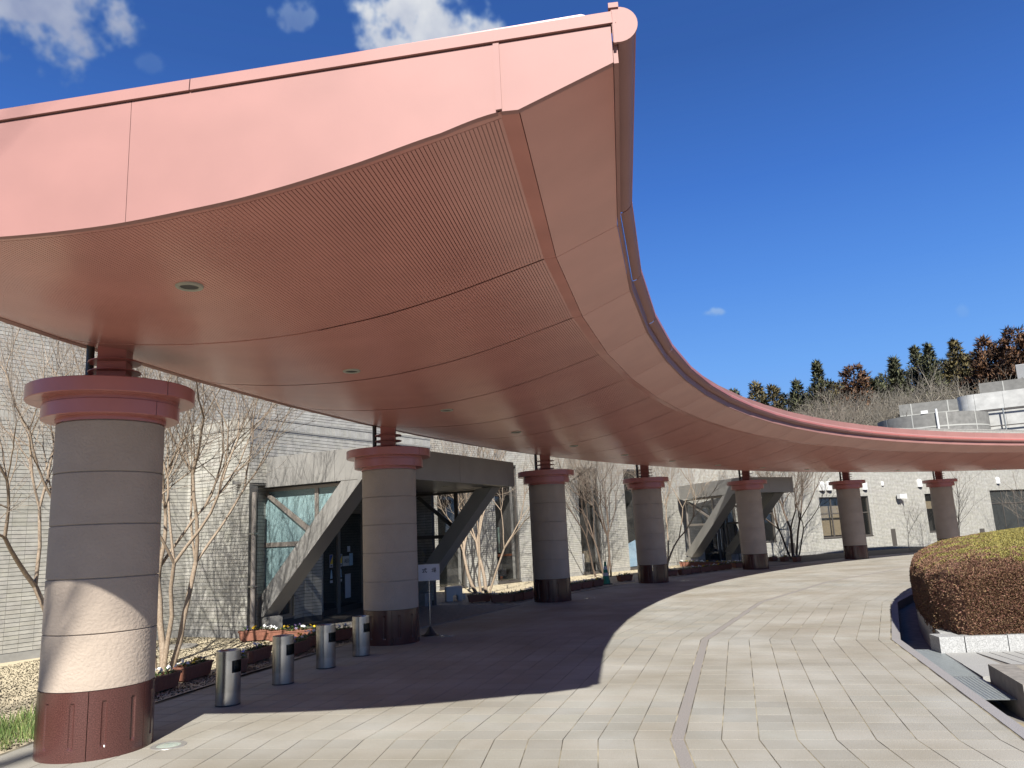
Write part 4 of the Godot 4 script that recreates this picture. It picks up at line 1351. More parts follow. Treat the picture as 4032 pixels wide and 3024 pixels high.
# ------------------------------------------------------------------ porches
func build_porch(label: String, A: Vector2, P: Vector2, E: Vector2, B: Vector2, left_glass: Material, frame_left: Material) -> void:
	# A, B: where the sides meet the wall; P, E: front corners
	var root := thing("entrance_porch", label, "porch", Vector3((A.x + E.x) * 0.5, 0, (A.y + E.y) * 0.5))
	var v := func(p: Vector2, h: float) -> Vector3: return Vector3(p.x, h, p.y)
	var y0 := 2.86
	var y1 := 3.46
	var ctr := (A + P + E + B) * 0.25
	var face := func(p: Vector2, q: Vector2, cuts: Array) -> void:
		var dd := (q - p).normalized()
		var nn := Vector2(-dd.y, dd.x)
		if nn.dot((p + q) * 0.5 - ctr) < 0: nn = -nn
		var L := p.distance_to(q)
		for i in cuts.size() - 1:
			var s0: float = cuts[i] * L + 0.004
			var s1: float = cuts[i + 1] * L - 0.004
			var mb := MB.new()
			mb.hexa([v.call(p + dd * s0, y0), v.call(p + dd * s1, y0), v.call(p + dd * s1 - nn * 0.06, y0), v.call(p + dd * s0 - nn * 0.06, y0), v.call(p + dd * s0, y1), v.call(p + dd * s1, y1), v.call(p + dd * s1 - nn * 0.06, y1), v.call(p + dd * s0 - nn * 0.06, y1)])
			part(mb, "fascia_panel", M.bronze, root, true)
	face.call(A, P, [0.0, 0.66, 1.0])
	face.call(P, E, [0.0, 0.12, 0.52, 0.94, 1.0])
	face.call(E, B, [0.0, 0.5, 1.0])
	var mb := MB.new()
	var ins := func(p: Vector2) -> Vector2: return p + (ctr - p).normalized() * 0.09
	mb.slab([v.call(ins.call(A), y0 + 0.05), v.call(ins.call(P), y0 + 0.05), v.call(ins.call(E), y0 + 0.05), v.call(ins.call(B), y0 + 0.05)], Vector3.DOWN * 0.03)
	part(mb, "ceiling", M.bronze, root, true)
	for t in [0.35, 0.7]:
		mb = MB.new()
		mb.lathe([Vector2(0.0, -0.004), Vector2(0.075, -0.004), Vector2(0.08, 0.004)], 24, 0, TAU, v.call(A.lerp(E, t), y0 + 0.018))
		part(mb, "ceiling_lamp_cover", M.lamp_ring, root, true)
	mb = MB.new()
	mb.slab([v.call(ins.call(A), y1 - 0.04), v.call(ins.call(P), y1 - 0.04), v.call(ins.call(E), y1 - 0.04), v.call(ins.call(B), y1 - 0.04)], Vector3.DOWN * 0.04)
	part(mb, "roof", M.bronze, root, true)
	for side in 2:
		var p: Vector2 = A if side == 0 else B
		var q: Vector2 = P if side == 0 else E
		var d2 := (q - p).normalized()
		var n2 := Vector2(-d2.y, d2.x)
		if n2.dot(p - ctr) < 0: n2 = -n2
		var L := p.distance_to(q)
		var W := Wall.new()
		W.a = v.call(p, 0); W.d = Vector3(d2.x, 0, d2.y); W.n = Vector3(n2.x, 0, n2.y); W.len = L
		# brace: box beam from the wall foot up to the front corner, with a raised inner rim
		var k := L / 2.85
		var b0 := [0.0, 0.34]; var b1 := [0.42 * k, 0.34]; var u0 := [2.02 * k, y0]; var u1 := [2.46 * k, y0]
		mb = MB.new()
		mb.slab([W.p(b0[0], b0[1] + 0.1, -0.01), W.p(b1[0] - 0.1, b1[1], -0.01), W.p(u1[0], u1[1], -0.01), W.p(u0[0], u0[1], -0.01)], -W.n * 0.42)
		var br := part(mb, "brace", M.bronze, root, true)
		mb = MB.new()
		var s0 := Vector2(b1[0] - 0.1, b1[1]); var s1 := Vector2(u1[0], u1[1])
		var e := Vector2(-0.02, 0.03)
		mb.slab([W.p(s0.x, s0.y + 0.004, 0.012), W.p(s1.x, s1.y, 0.012), W.p(s1.x - 0.10, s1.y, 0.012), W.p(s0.x - 0.10, s0.y + 0.004, 0.012)], -W.n * 0.02)
		part(mb, "brace_rim", M.bronze, br)
		# glazing set in the side
		var fm: Material = frame_left if side == 0 else M.bronze_dark
		var gl: Material = left_glass if side == 0 else M.glass
		mb = MB.new()
		var g0 := 0.10; var m0 := 1.34 * k; var tr := 1.72
		var sl := (y0 - 0.44) / (2.02 * k)           # upper edge of the brace: height 0.44 + sl * s
		var th := [-0.20, -0.26]
		var top := y0 - 0.02
		wbox(mb, W, g0, g0 + 0.08, 0.44 + sl * g0, top, th[0], th[1])
		wbox(mb, W, m0 - 0.045, m0 + 0.045, 0.44 + sl * m0 - 0.1, top, th[0], th[1])
		wbox(mb, W, g0 + 0.08, (tr - 0.44) / sl + 0.05, tr - 0.045, tr + 0.045, th[0], th[1])
		wbox(mb, W, g0 + 0.08, m0 - 0.045, top - 0.06, top, th[0], th[1])
		wbox(mb, W, m0 + 0.045, 2.02 * k, top - 0.06, top, th[0], th[1])
		var fr := part(mb, "glazing_frame", fm, root, true)
		mb = MB.new()
		mb.slab([W.p(g0 + 0.08, top - 0.10, -0.17), W.p(g0 + 0.17, top - 0.06, -0.17), W.p(m0 - 0.03, 0.44 + sl * m0 - 0.09, -0.17), W.p(m0 - 0.10, 0.44 + sl * m0 - 0.18, -0.17)], -W.n * 0.028)
		part(mb, "diagonal", fm, fr)
		var gs := g0 + 0.08
		var st := (tr - 0.44) / sl
		for pts in [[[gs, 0.44 + sl * gs], [st - 0.04, tr - 0.05], [gs, tr - 0.05]], [[gs, tr + 0.045], [st, tr + 0.045], [m0 - 0.045, 0.44 + sl * (m0 - 0.045)], [m0 - 0.045, top - 0.06], [gs, top - 0.06]], [[m0 + 0.045, 0.44 + sl * (m0 + 0.045)], [1.98 * k, top - 0.06], [m0 + 0.045, top - 0.06]]]:
			mb = MB.new()
			var pp := []
			for c in pts: pp.append(W.p(c[0], c[1], -0.227))
			mb.slab(pp, -W.n * 0.006)
			part(mb, "pane", gl, fr)
		# tiled foot under the glazing
		mb = MB.new()
		wbox(mb, W, 0.0, 0.5, 0.0, 0.34, -0.02, -0.40)
		part(mb, "foot_wall", M.plinth, root, true)
	# paved floor of the porch
	mb = MB.new()
	mb.slab([v.call(A + (A - P) * 0.5, 0.02), v.call(P, 0.02), v.call(E, 0.02), v.call(B + (B - E) * 0.6, 0.02)], Vector3.DOWN * 0.05)
	part(mb, "floor_slab", M.concrete, root, true)

# ------------------------------------------------------------------ trees
func grow(limbs: MB, twigs: MB, p: Vector3, dir: Vector3, length: float, r: float, level: int, o: Dictionary) -> void:
	var n := 4 if level > 1 else 3
	var pts := [p]
	var rad := [r]
	var d := dir
	var q := p
	var r1: float = r * o.taper
	for i in n:
		d = (d + Vector3(rng.randfn(), rng.randfn() * 0.5, rng.randfn()) * o.wobble + Vector3.UP * o.rise).normalized()
		q += d * length / n
		pts.append(q)
		rad.append(lerpf(r, r1, float(i + 1) / n))
	if r > o.thin: limbs.tube(pts, rad, 7 if r > 0.03 else 5)
	else: twigs.tube(pts, rad, 3)
	if level <= 0: return
	var kids: int = o.kids + (1 if rng.randf() < o.extra else 0)
	var turn := rng.randf() * TAU
	for k in kids:
		var side := d.cross(Vector3(0.3, 0.9, 0.2)).normalized().rotated(d, turn + TAU * k / kids + rng.randf_range(-0.5, 0.5))
		var ang: float = o.spread * rng.randf_range(0.55, 1.25)
		grow(limbs, twigs, q, (d * cos(ang) + side * sin(ang)).normalized(), length * rng.randf_range(0.68, 0.92) * o.shrink, r1 * (0.95 if k == 0 else rng.randf_range(0.6, 0.85)), level - 1, o)
	# side shoots along the way
	if level <= o.shoot_levels:
		for k in o.shoots:
			var i := rng.randi_range(1, n - 1)
			var side := d.cross(Vector3(0.7, 0.2, 0.6)).normalized().rotated(d, rng.randf() * TAU)
			grow(limbs, twigs, pts[i], (d * 0.75 + side * 0.7).normalized(), length * rng.randf_range(0.45, 0.75), rad[i] * 0.5, maxi(level - 2, 0), o)

func bare_tree(called: String, label: String, at: Vector3, sd: int, stems: Array, o: Dictionary, bark: Material, twig: Material, group := "") -> Node3D:
	rng.seed = sd
	var t := thing(called, label, "tree", at, 0.0, group)
	var limbs := MB.new()
	var twigs := MB.new()
	for s in stems:
		var base: Vector3 = s[0]
		grow(limbs, twigs, base, (s[1] as Vector3).normalized(), s[2], s[3], o.levels, o)
	part(limbs, "trunk", bark, t)
	tag(part(twigs, "crown", twig, t), "", "", "", "stuff")
	return t

func build_near_trees() -> void:
	var o := {"taper": 0.73, "wobble": 0.09, "rise": 0.06, "kids": 2, "extra": 0.65, "spread": 0.44, "shrink": 1.0, "levels": 6, "thin": 0.0075, "shoots": 2, "shoot_levels": 4}
	var g := "bare multi-stemmed trees along the tiled wall"
	bare_tree("bare_tree", "bare pale-barked tree growing right behind the sunlit column", Vector3(-5.35, -0.02, -11.9), 101,
		[[Vector3(0, 0, 0), Vector3(0.10, 1, 0.0), 1.35, 0.052], [Vector3(0.08, 0, -0.1), Vector3(0.22, 1, -0.12), 1.55, 0.046], [Vector3(0.05, 0, 0.1), Vector3(0.15, 1, 0.12), 1.6, 0.037], [Vector3(-0.1, 0, 0.05), Vector3(-0.12, 1, 0.1), 1.5, 0.037]], o, M.bark, M.twig, g)
	bare_tree("bare_tree", "bare tree left of the sunlit column before the grey wall", Vector3(-6.35, -0.02, -11.1), 207,
		[[Vector3(0, 0, 0), Vector3(-0.12, 1, 0.1), 1.4, 0.049], [Vector3(0.1, 0, 0.05), Vector3(-0.36, 1, -0.1), 1.4, 0.040], [Vector3(0.12, 0, 0), Vector3(0.18, 1, 0.0), 1.4, 0.037]], o, M.bark, M.twig, g)
	bare_tree("bare_tree", "bare tree with tan stems seen through and beside the first porch", Vector3(-1.2, -0.02, -24.0), 311,
		[[Vector3(-0.18, 0, 0), Vector3(-0.42, 1, 0.0), 1.3, 0.058], [Vector3(-0.05, 0, -0.1), Vector3(-0.10, 1, 0.1), 1.7, 0.043], [Vector3(0.12, 0, 0.1), Vector3(0.10, 1, 0.0), 1.6, 0.058], [Vector3(0.2, 0, 0), Vector3(0.42, 1, 0.1), 1.4, 0.037]], o, M.bark, M.twig, g)
	bare_tree("bare_tree", "bare tree behind the green cone in front of a tall window", Vector3(3.05, -0.02, -29.2), 413,
		[[Vector3(-0.30, 0, 0), Vector3(-0.22, 1, 0), 1.5, 0.037], [Vector3(0, 0, 0.05), Vector3(-0.22, 1, 0.1), 1.4, 0.043], [Vector3(0.12, 0, 0), Vector3(0.08, 1, 0), 1.5, 0.052], [Vector3(0.25, 0, 0.05), Vector3(0.16, 1, -0.05), 1.4, 0.037]], o, M.bark_dark, M.twig, g)
	bare_tree("bare_tree", "bare tree half hidden by the fourth column, left of the second porch", Vector3(5.7, -0.02, -31.1), 517,
		[[Vector3(0, 0, 0), Vector3(0.30, 1, 0), 1.4, 0.043], [Vector3(0.1, 0, 0), Vector3(-0.2, 1, 0.1), 1.5, 0.037], [Vector3(0, 0, 0.1), Vector3(0.05, 1, 0.1), 1.5, 0.037]], o, M.bark, M.twig, g)
	bare_tree("bare_tree", "bare dark-stemmed tree right of the second porch", Vector3(12.3, -0.02, -35.7), 619,
		[[Vector3(-0.1, 0, 0), Vector3(-0.42, 1, 0), 1.4, 0.052], [Vector3(0, 0, 0.05), Vector3(-0.04, 1, 0.05), 1.3, 0.073], [Vector3(0.15, 0, 0), Vector3(0.14, 1, 0), 1.7, 0.052], [Vector3(0.22, 0, 0), Vector3(0.30, 1, 0), 1.4, 0.037]], o, M.bark_dark, M.twig, g)
	var thin := o.duplicate()
	thin.levels = 4
	bare_tree("young_tree", "thin young bare tree by the far wall right of the seventh column", Vector3(21.2, -0.02, -38.4), 723,
		[[Vector3(0, 0, 0), Vector3(0.12, 1, 0), 1.4, 0.027], [Vector3(0.05, 0, 0), Vector3(0.40, 1, 0), 1.3, 0.019]], thin, M.bark_dark, M.twig, g)
	bare_tree("young_tree", "thin young bare tree with two upright stems between the far columns", Vector3(19.0, -0.02, -38.6), 727,
		[[Vector3(0, 0, 0), Vector3(0.02, 1, 0), 0.8, 0.014], [Vector3(0.7, 0, 0), Vector3(0.02, 1, 0), 0.7, 0.011]], thin, M.twig, M.twig, g)
	bare_tree("young_tree", "thin young bare tree in front of the wide dark window", Vector3(27.6, -0.02, -42.0), 733,
		[[Vector3(0, 0, 0), Vector3(-0.05, 1, 0), 1.5, 0.027], [Vector3(0.05, 0, 0), Vector3(0.25, 1, 0), 1.4, 0.019]], thin, M.bark_dark, M.twig, g)
	# tall bare trees behind the viewer, whose branches dapple the end of the canopy
	var big := {"taper": 0.74, "wobble": 0.09, "rise": 0.03, "kids": 2, "extra": 0.55, "spread": 0.36, "shrink": 0.92, "levels": 6, "thin": 0.012, "shoots": 1, "shoot_levels": 4}
	bare_tree("tall_tree", "tall bare tree standing behind the viewer, its branches dappling paving and canopy end", Vector3(-5.4, -0.1, 18.0), 809, [[Vector3.ZERO, Vector3(-0.02, 1, 0), 7.0, 0.34]], big, M.bark_dark, M.twig)

func conifer(called: String, label: String, at: Vector3, h: float, w: float, sd: int, shape: float, c0: Color, c1: Color, group: String) -> void:
	rng.seed = sd
	var t := thing(called, label, "tree", at, rng.randf() * TAU, group)
	var tr := MB.new()
	tr.tube([Vector3(0, -1, 0), Vector3(rng.randfn() * 0.1, h * 0.5, 0), Vector3(0, h * 0.97, 0)], [0.28, 0.17, 0.03], 6)
	var lf := MB.new()
	lf.tint = true
	var rows := int(h * 3.4)
	for i in rows:
		var f := float(i) / rows
		var y := lerpf(h * 0.10, h * 0.985, f)
		var reach := w * pow(1.0 - f, shape) * (0.75 + 0.5 * rng.randf()) + 0.12
		var nb := int(lerpf(9, 5, f)) + rng.randi_range(0, 2)
		for b in nb:
			var an := rng.randf() * TAU
			var out := Vector3(cos(an), 0, sin(an))
			var rr := reach * rng.randf_range(0.55, 1.12)
			var tip := Vector3(0, y, 0) + out * rr + Vector3.UP * rr * rng.randf_range(-0.30, 0.12)
			if rr > 0.8: tr.tube([Vector3(0, y, 0), tip], [0.035, 0.01], 3)
			var nc := int(clampf(rr * 1.9, 1, 5))
			for c in nc:
				var ctr := Vector3(0, y, 0).lerp(tip, 1.0 - 0.62 * c / maxf(nc, 1.0))
				var cs := rng.randf_range(0.28, 0.55) * (0.65 + 0.35 * (1.0 - f))
				var tone := c0.lerp(c1, rng.randf()) * rng.randf_range(0.75, 1.25)
				for k in 18:
					var dv := Vector3(rng.randfn(), rng.randfn() * 0.8, rng.randfn()).normalized()
					var pp := ctr + dv * cs * pow(rng.randf(), 0.5)
					var ax := (dv + out * 0.6 + Vector3.UP * 0.5).normalized()
					var sd2 := ax.cross(Vector3(rng.randfn(), rng.randfn(), rng.randfn())).normalized() * rng.randf_range(0.045, 0.09)
					var ln := rng.randf_range(0.25, 0.50)
					lf.col = tone * rng.randf_range(0.85, 1.15)
					var nn := (dv + Vector3.UP * 0.3).normalized()
					lf.tri(pp - sd2, pp + ax * ln, pp + sd2, nn, nn, nn)
	part(tr, "trunk", M.bark_dark, t)
	part(lf, "crown", M.foliage, t)

func ground_dir(az: float, dist: float, h: float) -> Vector3:
	return Vector3(sin(deg_to_rad(az)) * dist, h, -cos(deg_to_rad(az)) * dist)

func hill_h(p: Vector3) -> float:
	var d := Vector2(p.x, p.z).length()
	return smoothstep(62.0, 115.0, d) * 15.0 - 0.3

func build_hill() -> void:
	var mb := MB.new()
	var na := 40
	var nd := 16
	for i in na:
		for j in nd:
			var q := []
			for e in [[i, j], [i + 1, j], [i + 1, j + 1], [i, j + 1]]:
				var p := ground_dir(lerpf(-20.0, 75.0, float(e[0]) / na), lerpf(60.0, 190.0, float(e[1]) / nd), 0)
				p.y = hill_h(p)
				q.append(p)
			mb.quad(q[0], q[1], q[2], q[3], Vector3.UP)
	struct(mb, "hill", M.earth)
	var green0 := Color(0.024, 0.028, 0.013); var green1 := Color(0.085, 0.088, 0.038)
	var brown0 := Color(0.045, 0.020, 0.010); var brown1 := Color(0.16, 0.078, 0.034)
	var olive0 := Color(0.05, 0.045, 0.018); var olive1 := Color(0.13, 0.10, 0.035)
	# az, elevation of the tip, distance, width, shape, kind
	var list := [
		[33.9, 11.35, 84, 5.0, 0.6, 1, "tallest rust brown cedar, rising behind the solar panel"],
		[32.2, 11.0, 86, 3.6, 0.75, 1, "rust brown cedar with a pointed tip beside the tallest one"],
		[35.6, 10.8, 88, 4.2, 0.45, 1, "rust brown cedar behind the white roof building"],
		[30.6, 11.15, 90, 3.2, 1.1, 2, "olive and brown cedar above the rounded white building"],
		[29.0, 11.1, 88, 2.7, 1.25, 0, "dark green cedar with a slim tip above the grey drum"],
		[28.25, 11.05, 91, 2.6, 1.2, 0, "second dark green cedar beside the slim one"],
		[26.9, 10.5, 86, 2.9, 1.3, 0, "lone dark green cedar left of the grey drum"],
		[24.35, 10.4, 88, 2.5, 0.4, 1, "round topped rust brown cedar among the bare trees"],
		[22.05, 10.9, 89, 2.6, 1.4, 0, "slender pale green cedar standing highest over the bare trees"],
		[20.6, 9.7, 86, 2.9, 1.1, 0, "dark green cedar beside the slender one"],
		[18.95, 9.55, 88, 2.6, 0.8, 2, "orange brown cedar just over the canopy edge"],
		[17.8, 9.9, 90, 2.6, 0.8, 2, "brown cedar with ragged top over the canopy edge"],
		[16.2, 9.55, 92, 1.9, 0.7, 0, "small cedar tip peeping over the canopy edge"],
		[25.6, 9.2, 95, 3.0, 0.7, 0, "dark cedar deep among the bare trees"],
		[31.3, 10.1, 97, 3.4, 0.6, 0, "dark cedar in the shade behind the rust brown ones"],
		[19.9, 8.9, 99, 3.2, 0.6, 0, "low dark cedar filling the gap left of the slender one"],
		[21.4, 9.2, 101, 3.4, 0.6, 0, "low dark cedar filling the gap right of the slender one"],
		[23.2, 9.3, 100, 3.4, 0.6, 2, "low olive cedar left of the round topped one"],
		[27.6, 9.6, 101, 3.6, 0.6, 0, "low dark cedar between the lone and the second one"],
		[29.8, 9.9, 102, 3.6, 0.6, 0, "low dark cedar behind the pale forked tree"],
		[22.6, 9.4, 106, 3.6, 0.7, 0, "far dark cedar just right of the slender one"],
		[24.9, 9.5, 106, 3.6, 0.7, 2, "far olive cedar right of the round topped one"],
		[26.3, 9.6, 105, 3.6, 0.7, 0, "far dark cedar left of the lone one"],
		[33.0, 10.4, 104, 4.0, 0.6, 1, "far rust brown cedar filling the gap by the tallest one"]]
	for i in list.size():
		var q: Array = list[i]
		var foot := ground_dir(q[0], q[2], 0)
		foot.y = hill_h(foot)
		var tip: float = 1.7 + q[2] * tan(deg_to_rad(q[1]))
		var cols: Array = [[green0, green1], [brown0, brown1], [olive0, olive1]][q[5]]
		conifer("cedar_tree", q[6], foot, tip - foot.y, q[3], 900 + i * 7, q[4], cols[0], cols[1], "cedars on the hill")
	var o := {"taper": 0.72, "wobble": 0.16, "rise": 0.02, "kids": 2, "extra": 0.6, "spread": 0.52, "shrink": 0.98, "levels": 6, "thin": 0.03, "shoots": 2, "shoot_levels": 3}
	var bl := [[20.9, 8.9, 78, "bare grey tree low on the hill behind the canopy edge"], [22.3, 10.0, 80, "bare grey tree in front of the slender cedar"], [23.6, 9.3, 77, "bare grey tree in front of the round topped cedar"], [25.3, 9.6, 79, "bare grey tree right of the round topped cedar"], [26.8, 9.3, 76, "bare grey tree in front of the lone cedar"], [28.2, 9.6, 78, "bare grey tree behind the white pipe on the drum"], [29.6, 9.7, 80, "bare grey tree with pale forked trunk above the drum"], [31.0, 9.4, 77, "bare grey tree left of the rounded white building"], [32.0, 9.0, 80, "bare grey tree in the shade of the rust brown cedar"],
		[21.6, 8.6, 74, "small bare grey tree below the slender cedar"], [24.4, 8.8, 74, "small bare grey tree below the round topped cedar"], [26.0, 8.7, 73, "small bare grey tree left of the drum's edge"], [27.5, 8.8, 74, "small bare grey tree over the left part of the drum"], [28.9, 9.0, 75, "small bare grey tree over the middle of the drum"], [30.3, 8.9, 74, "small bare grey tree over the right part of the drum"]]
	for i in bl.size():
		var q: Array = bl[i]
		var foot := ground_dir(q[0], q[2], 0)
		foot.y = hill_h(foot) - 0.2
		var hh: float = 1.7 + q[2] * tan(deg_to_rad(q[1])) - foot.y
		var l := hh * 0.235
		bare_tree("hill_tree", q[3], foot, 1201 + i * 13, [[Vector3.ZERO, Vector3(rng.randf_range(-0.2, 0.2), 1, 0), l, 0.28], [Vector3(0.3, 0, 0), Vector3(0.4, 1, 0.2), l, 0.23], [Vector3(-0.3, 0, 0), Vector3(-0.4, 1, 0.1), l, 0.23]], o, M.twig_grey, M.twig_grey, "bare trees on the hill")

# ------------------------------------------------------------------ roof-top buildings
func build_rooftop() -> void:
	var t := thing("round_plant_house", "grey rendered round tower on the hall roof with pale bands", "roof building", ground_dir(28.6, 63.0, 6.1))
	var mb := MB.new()
	mb.lathe([Vector2(3.55, 0.0), Vector2(3.55, 2.35), Vector2(3.40, 2.35), Vector2(0.0, 2.3)], 64)
	part(mb, "drum_wall", M.grey_render, t)
	mb = MB.new()
	mb.lathe([Vector2(3.55, 1.38), Vector2(3.568, 1.38), Vector2(3.568, 1.47), Vector2(3.55, 1.47)], 64)
	part(mb, "band", M.grey_line, t)
	var base := ground_dir(28.6, 63.0, 0)
	var toward := atan2(-base.z, -base.x)
	for a in [-0.85, -0.28, 0.32, 0.9]:
		mb = MB.new()
		mb.lathe([Vector2(3.55, 0.0), Vector2(3.566, 0.0), Vector2(3.566, 1.38), Vector2(3.55, 1.38)], 1, toward + a, toward + a + 0.022)
		mb.lathe([Vector2(3.55, 1.47), Vector2(3.566, 1.47), Vector2(3.566, 2.34), Vector2(3.55, 2.34)], 1, toward + a, toward + a + 0.022)
		part(mb, "band", M.grey_line, t)
	mb = MB.new()
	var pp := Vector3(cos(toward - 0.10), 0, sin(toward - 0.10)) * 3.66
	mb.tube([pp + Vector3.UP * 0.0, pp + Vector3.UP * 2.6], [0.075, 0.075], 12, true)
	part(mb, "vent_pipe", M.white_paint, t)
	mb = MB.new()
	mb.box(Transform3D(Basis(Vector3.UP, -toward), Vector3(cos(toward + 0.1), 0, sin(toward + 0.1)) * 3.5 + Vector3.UP * 2.46), Vector3(0.2, 0.22, 0.42))
	part(mb, "lamp_box", M.white_paint, t)
	# block behind
	var b := thing("parapet_block", "grey rendered block standing behind the round roof tower", "roof building", ground_dir(28.9, 69.0, 6.1))
	mb = MB.new()
	mb.box(Transform3D(Basis(Vector3.UP, deg_to_rad(-29.0)), Vector3(0, 2.05, 0)), Vector3(4.9, 4.1, 4.0))
	part(mb, "wall", M.grey_render, b)
	for x in [-1.6, 0.9]:
		mb = MB.new()
		mb.box(Transform3D(Basis(Vector3.UP, deg_to_rad(-29.0)), Vector3.ZERO) * Transform3D(Basis(), Vector3(x, 2.05, 2.01)), Vector3(0.08, 4.08, 0.03))
		part(mb, "band", M.grey_line, b)
	mb = MB.new()
	mb.box(Transform3D(Basis(Vector3.UP, deg_to_rad(-29.0)), Vector3.ZERO) * Transform3D(Basis(), Vector3(0, 3.2, 2.012)), Vector3(4.86, 0.07, 0.03))
	part(mb, "band", M.grey_line, b)
	# white building with a rounded end
	var w := thing("white_roof_building", "white panelled building with rounded end and dark rails above the roof", "roof building", ground_dir(33.6, 66.0, 6.1))
	var yaw := deg_to_rad(-33.0)
	var tf := Transform3D(Basis(Vector3.UP, yaw), Vector3.ZERO)
	# panels of the front, then the rounded end
	for k in 5:
		mb = MB.new()
		mb.box(tf * Transform3D(Basis(), Vector3(-1.85 + k * 1.75, 3.28, 2.0)), Vector3(1.735, 1.20, 0.25))
		part(mb, "upper_panel", M.white_panel, w)
		mb = MB.new()
		mb.box(tf * Transform3D(Basis(), Vector3(-1.85 + k * 1.75, 1.32, 1.85)), Vector3(1.735, 2.60, 0.25))
		part(mb, "lower_panel", M.white_panel, w)
	for k in 4:
		mb = MB.new()
		var a0 := PI * 0.5 + PI * 0.5 * k / 4.0 + 0.006
		var a1 := PI * 0.5 + PI * 0.5 * (k + 1) / 4.0 - 0.006
		mb.lathe([Vector2(0.6, 2.68), Vector2(1.1, 2.68), Vector2(1.1, 3.88), Vector2(0.6, 3.88)], 6, a0, a1, Vector3.ZERO)
		var o := part(mb, "upper_panel", M.white_panel, w)
		o.transform = tf * Transform3D(Basis(), Vector3(-2.73, 0, 1.02))
	mb = MB.new()
	mb.box(tf * Transform3D(Basis(), Vector3(1.8, 1.9, 0.4)), Vector3(9.2, 3.8, 2.6))
	part(mb, "core", M.grey_render, w)
	for y in [2.60, 1.45, 0.72]:
		mb = MB.new()
		mb.box(tf * Transform3D(Basis(), Vector3(1.9, y, 2.24)), Vector3(8.6, 0.07, 0.08))
		part(mb, "rail", M.bronze_dark, w)
	for x in [-1.1, 1.6, 4.3]:
		mb = MB.new()
		mb.tube([tf * Vector3(x, 0, 2.34), tf * Vector3(x, 2.66, 2.34)], [0.05, 0.05], 10)
		part(mb, "post", M.galv, w)
	var g := thing("upper_grey_block", "plain grey block rising behind the white roof building", "roof building", ground_dir(35.2, 72.0, 6.1))
	mb = MB.new()
	mb.box(Transform3D(Basis(Vector3.UP, deg_to_rad(-34.0)), Vector3(0, 2.74, 0)), Vector3(9.0, 5.45, 4.0))
	part(mb, "wall", M.grey_render, g)
	mb = MB.new()
	mb.box(Transform3D(Basis(Vector3.UP, deg_to_rad(-34.0)), Vector3.ZERO) * Transform3D(Basis(), Vector3(-2.9, 2.74, 2.01)), Vector3(0.08, 5.4, 0.03))
	part(mb, "band", M.grey_line, g)
	# solar panel on the block
	var s := thing("solar_panel", "tilted dark solar panel with white grid on the grey block", "solar panel", ground_dir(34.5, 71.0, 11.55))
	var sb := Basis(Vector3.UP, deg_to_rad(-34.0)) * Basis(Vector3.RIGHT, deg_to_rad(-58.0))
	mb = MB.new()
	mb.box(Transform3D(sb, Vector3(0, 0.62, 0)), Vector3(2.0, 0.04, 1.35))
	part(mb, "frame", M.white_paint, s)
	for i in 5:
		for j in 3:
			mb = MB.new()
			mb.box(Transform3D(sb, Vector3(0, 0.62, 0)) * Transform3D(Basis(), Vector3(-0.78 + i * 0.39, 0.025, -0.43 + j * 0.43)), Vector3(0.35, 0.012, 0.39))
			part(mb, "cell", M.solar, s)
	mb = MB.new()
	for x in [-0.7, 0.7]: mb.bar(Basis(Vector3.UP, deg_to_rad(-34.0)) * Vector3(x, -0.05, -0.3), Basis(Vector3.UP, deg_to_rad(-34.0)) * Vector3(x, 0.7, -0.1), 0.05, 0.05, Vector3.RIGHT)
	part(mb, "stand", M.galv, s)
	# dish on the white building
	var dsh := thing("satellite_dish", "pale satellite dish on a steel frame at the white building", "dish", ground_dir(34.35, 62.5, 6.1))
	mb = MB.new()
	mb.lathe([Vector2(0.0, 0.0), Vector2(0.2, 0.02), Vector2(0.4, 0.08), Vector2(0.55, 0.16)], 28)
	var dd := part(mb, "reflector", M.white_paint, dsh)
	dd.transform = Transform3D(Basis(Vector3.UP, -0.5) * Basis(Vector3.RIGHT, 1.0), Vector3(0.1, 0.95, 0))
	mb = MB.new()
	for x in [-0.35, -0.1]: mb.tube([Vector3(x, 0, 0), Vector3(x, 1.6, 0)], [0.05, 0.05], 8, true)
	mb.tube([Vector3(-0.35, 1.0, 0), Vector3(0.3, 0.9, 0)], [0.035, 0.035], 8, true)
	part(mb, "frame", M.galv, dsh)

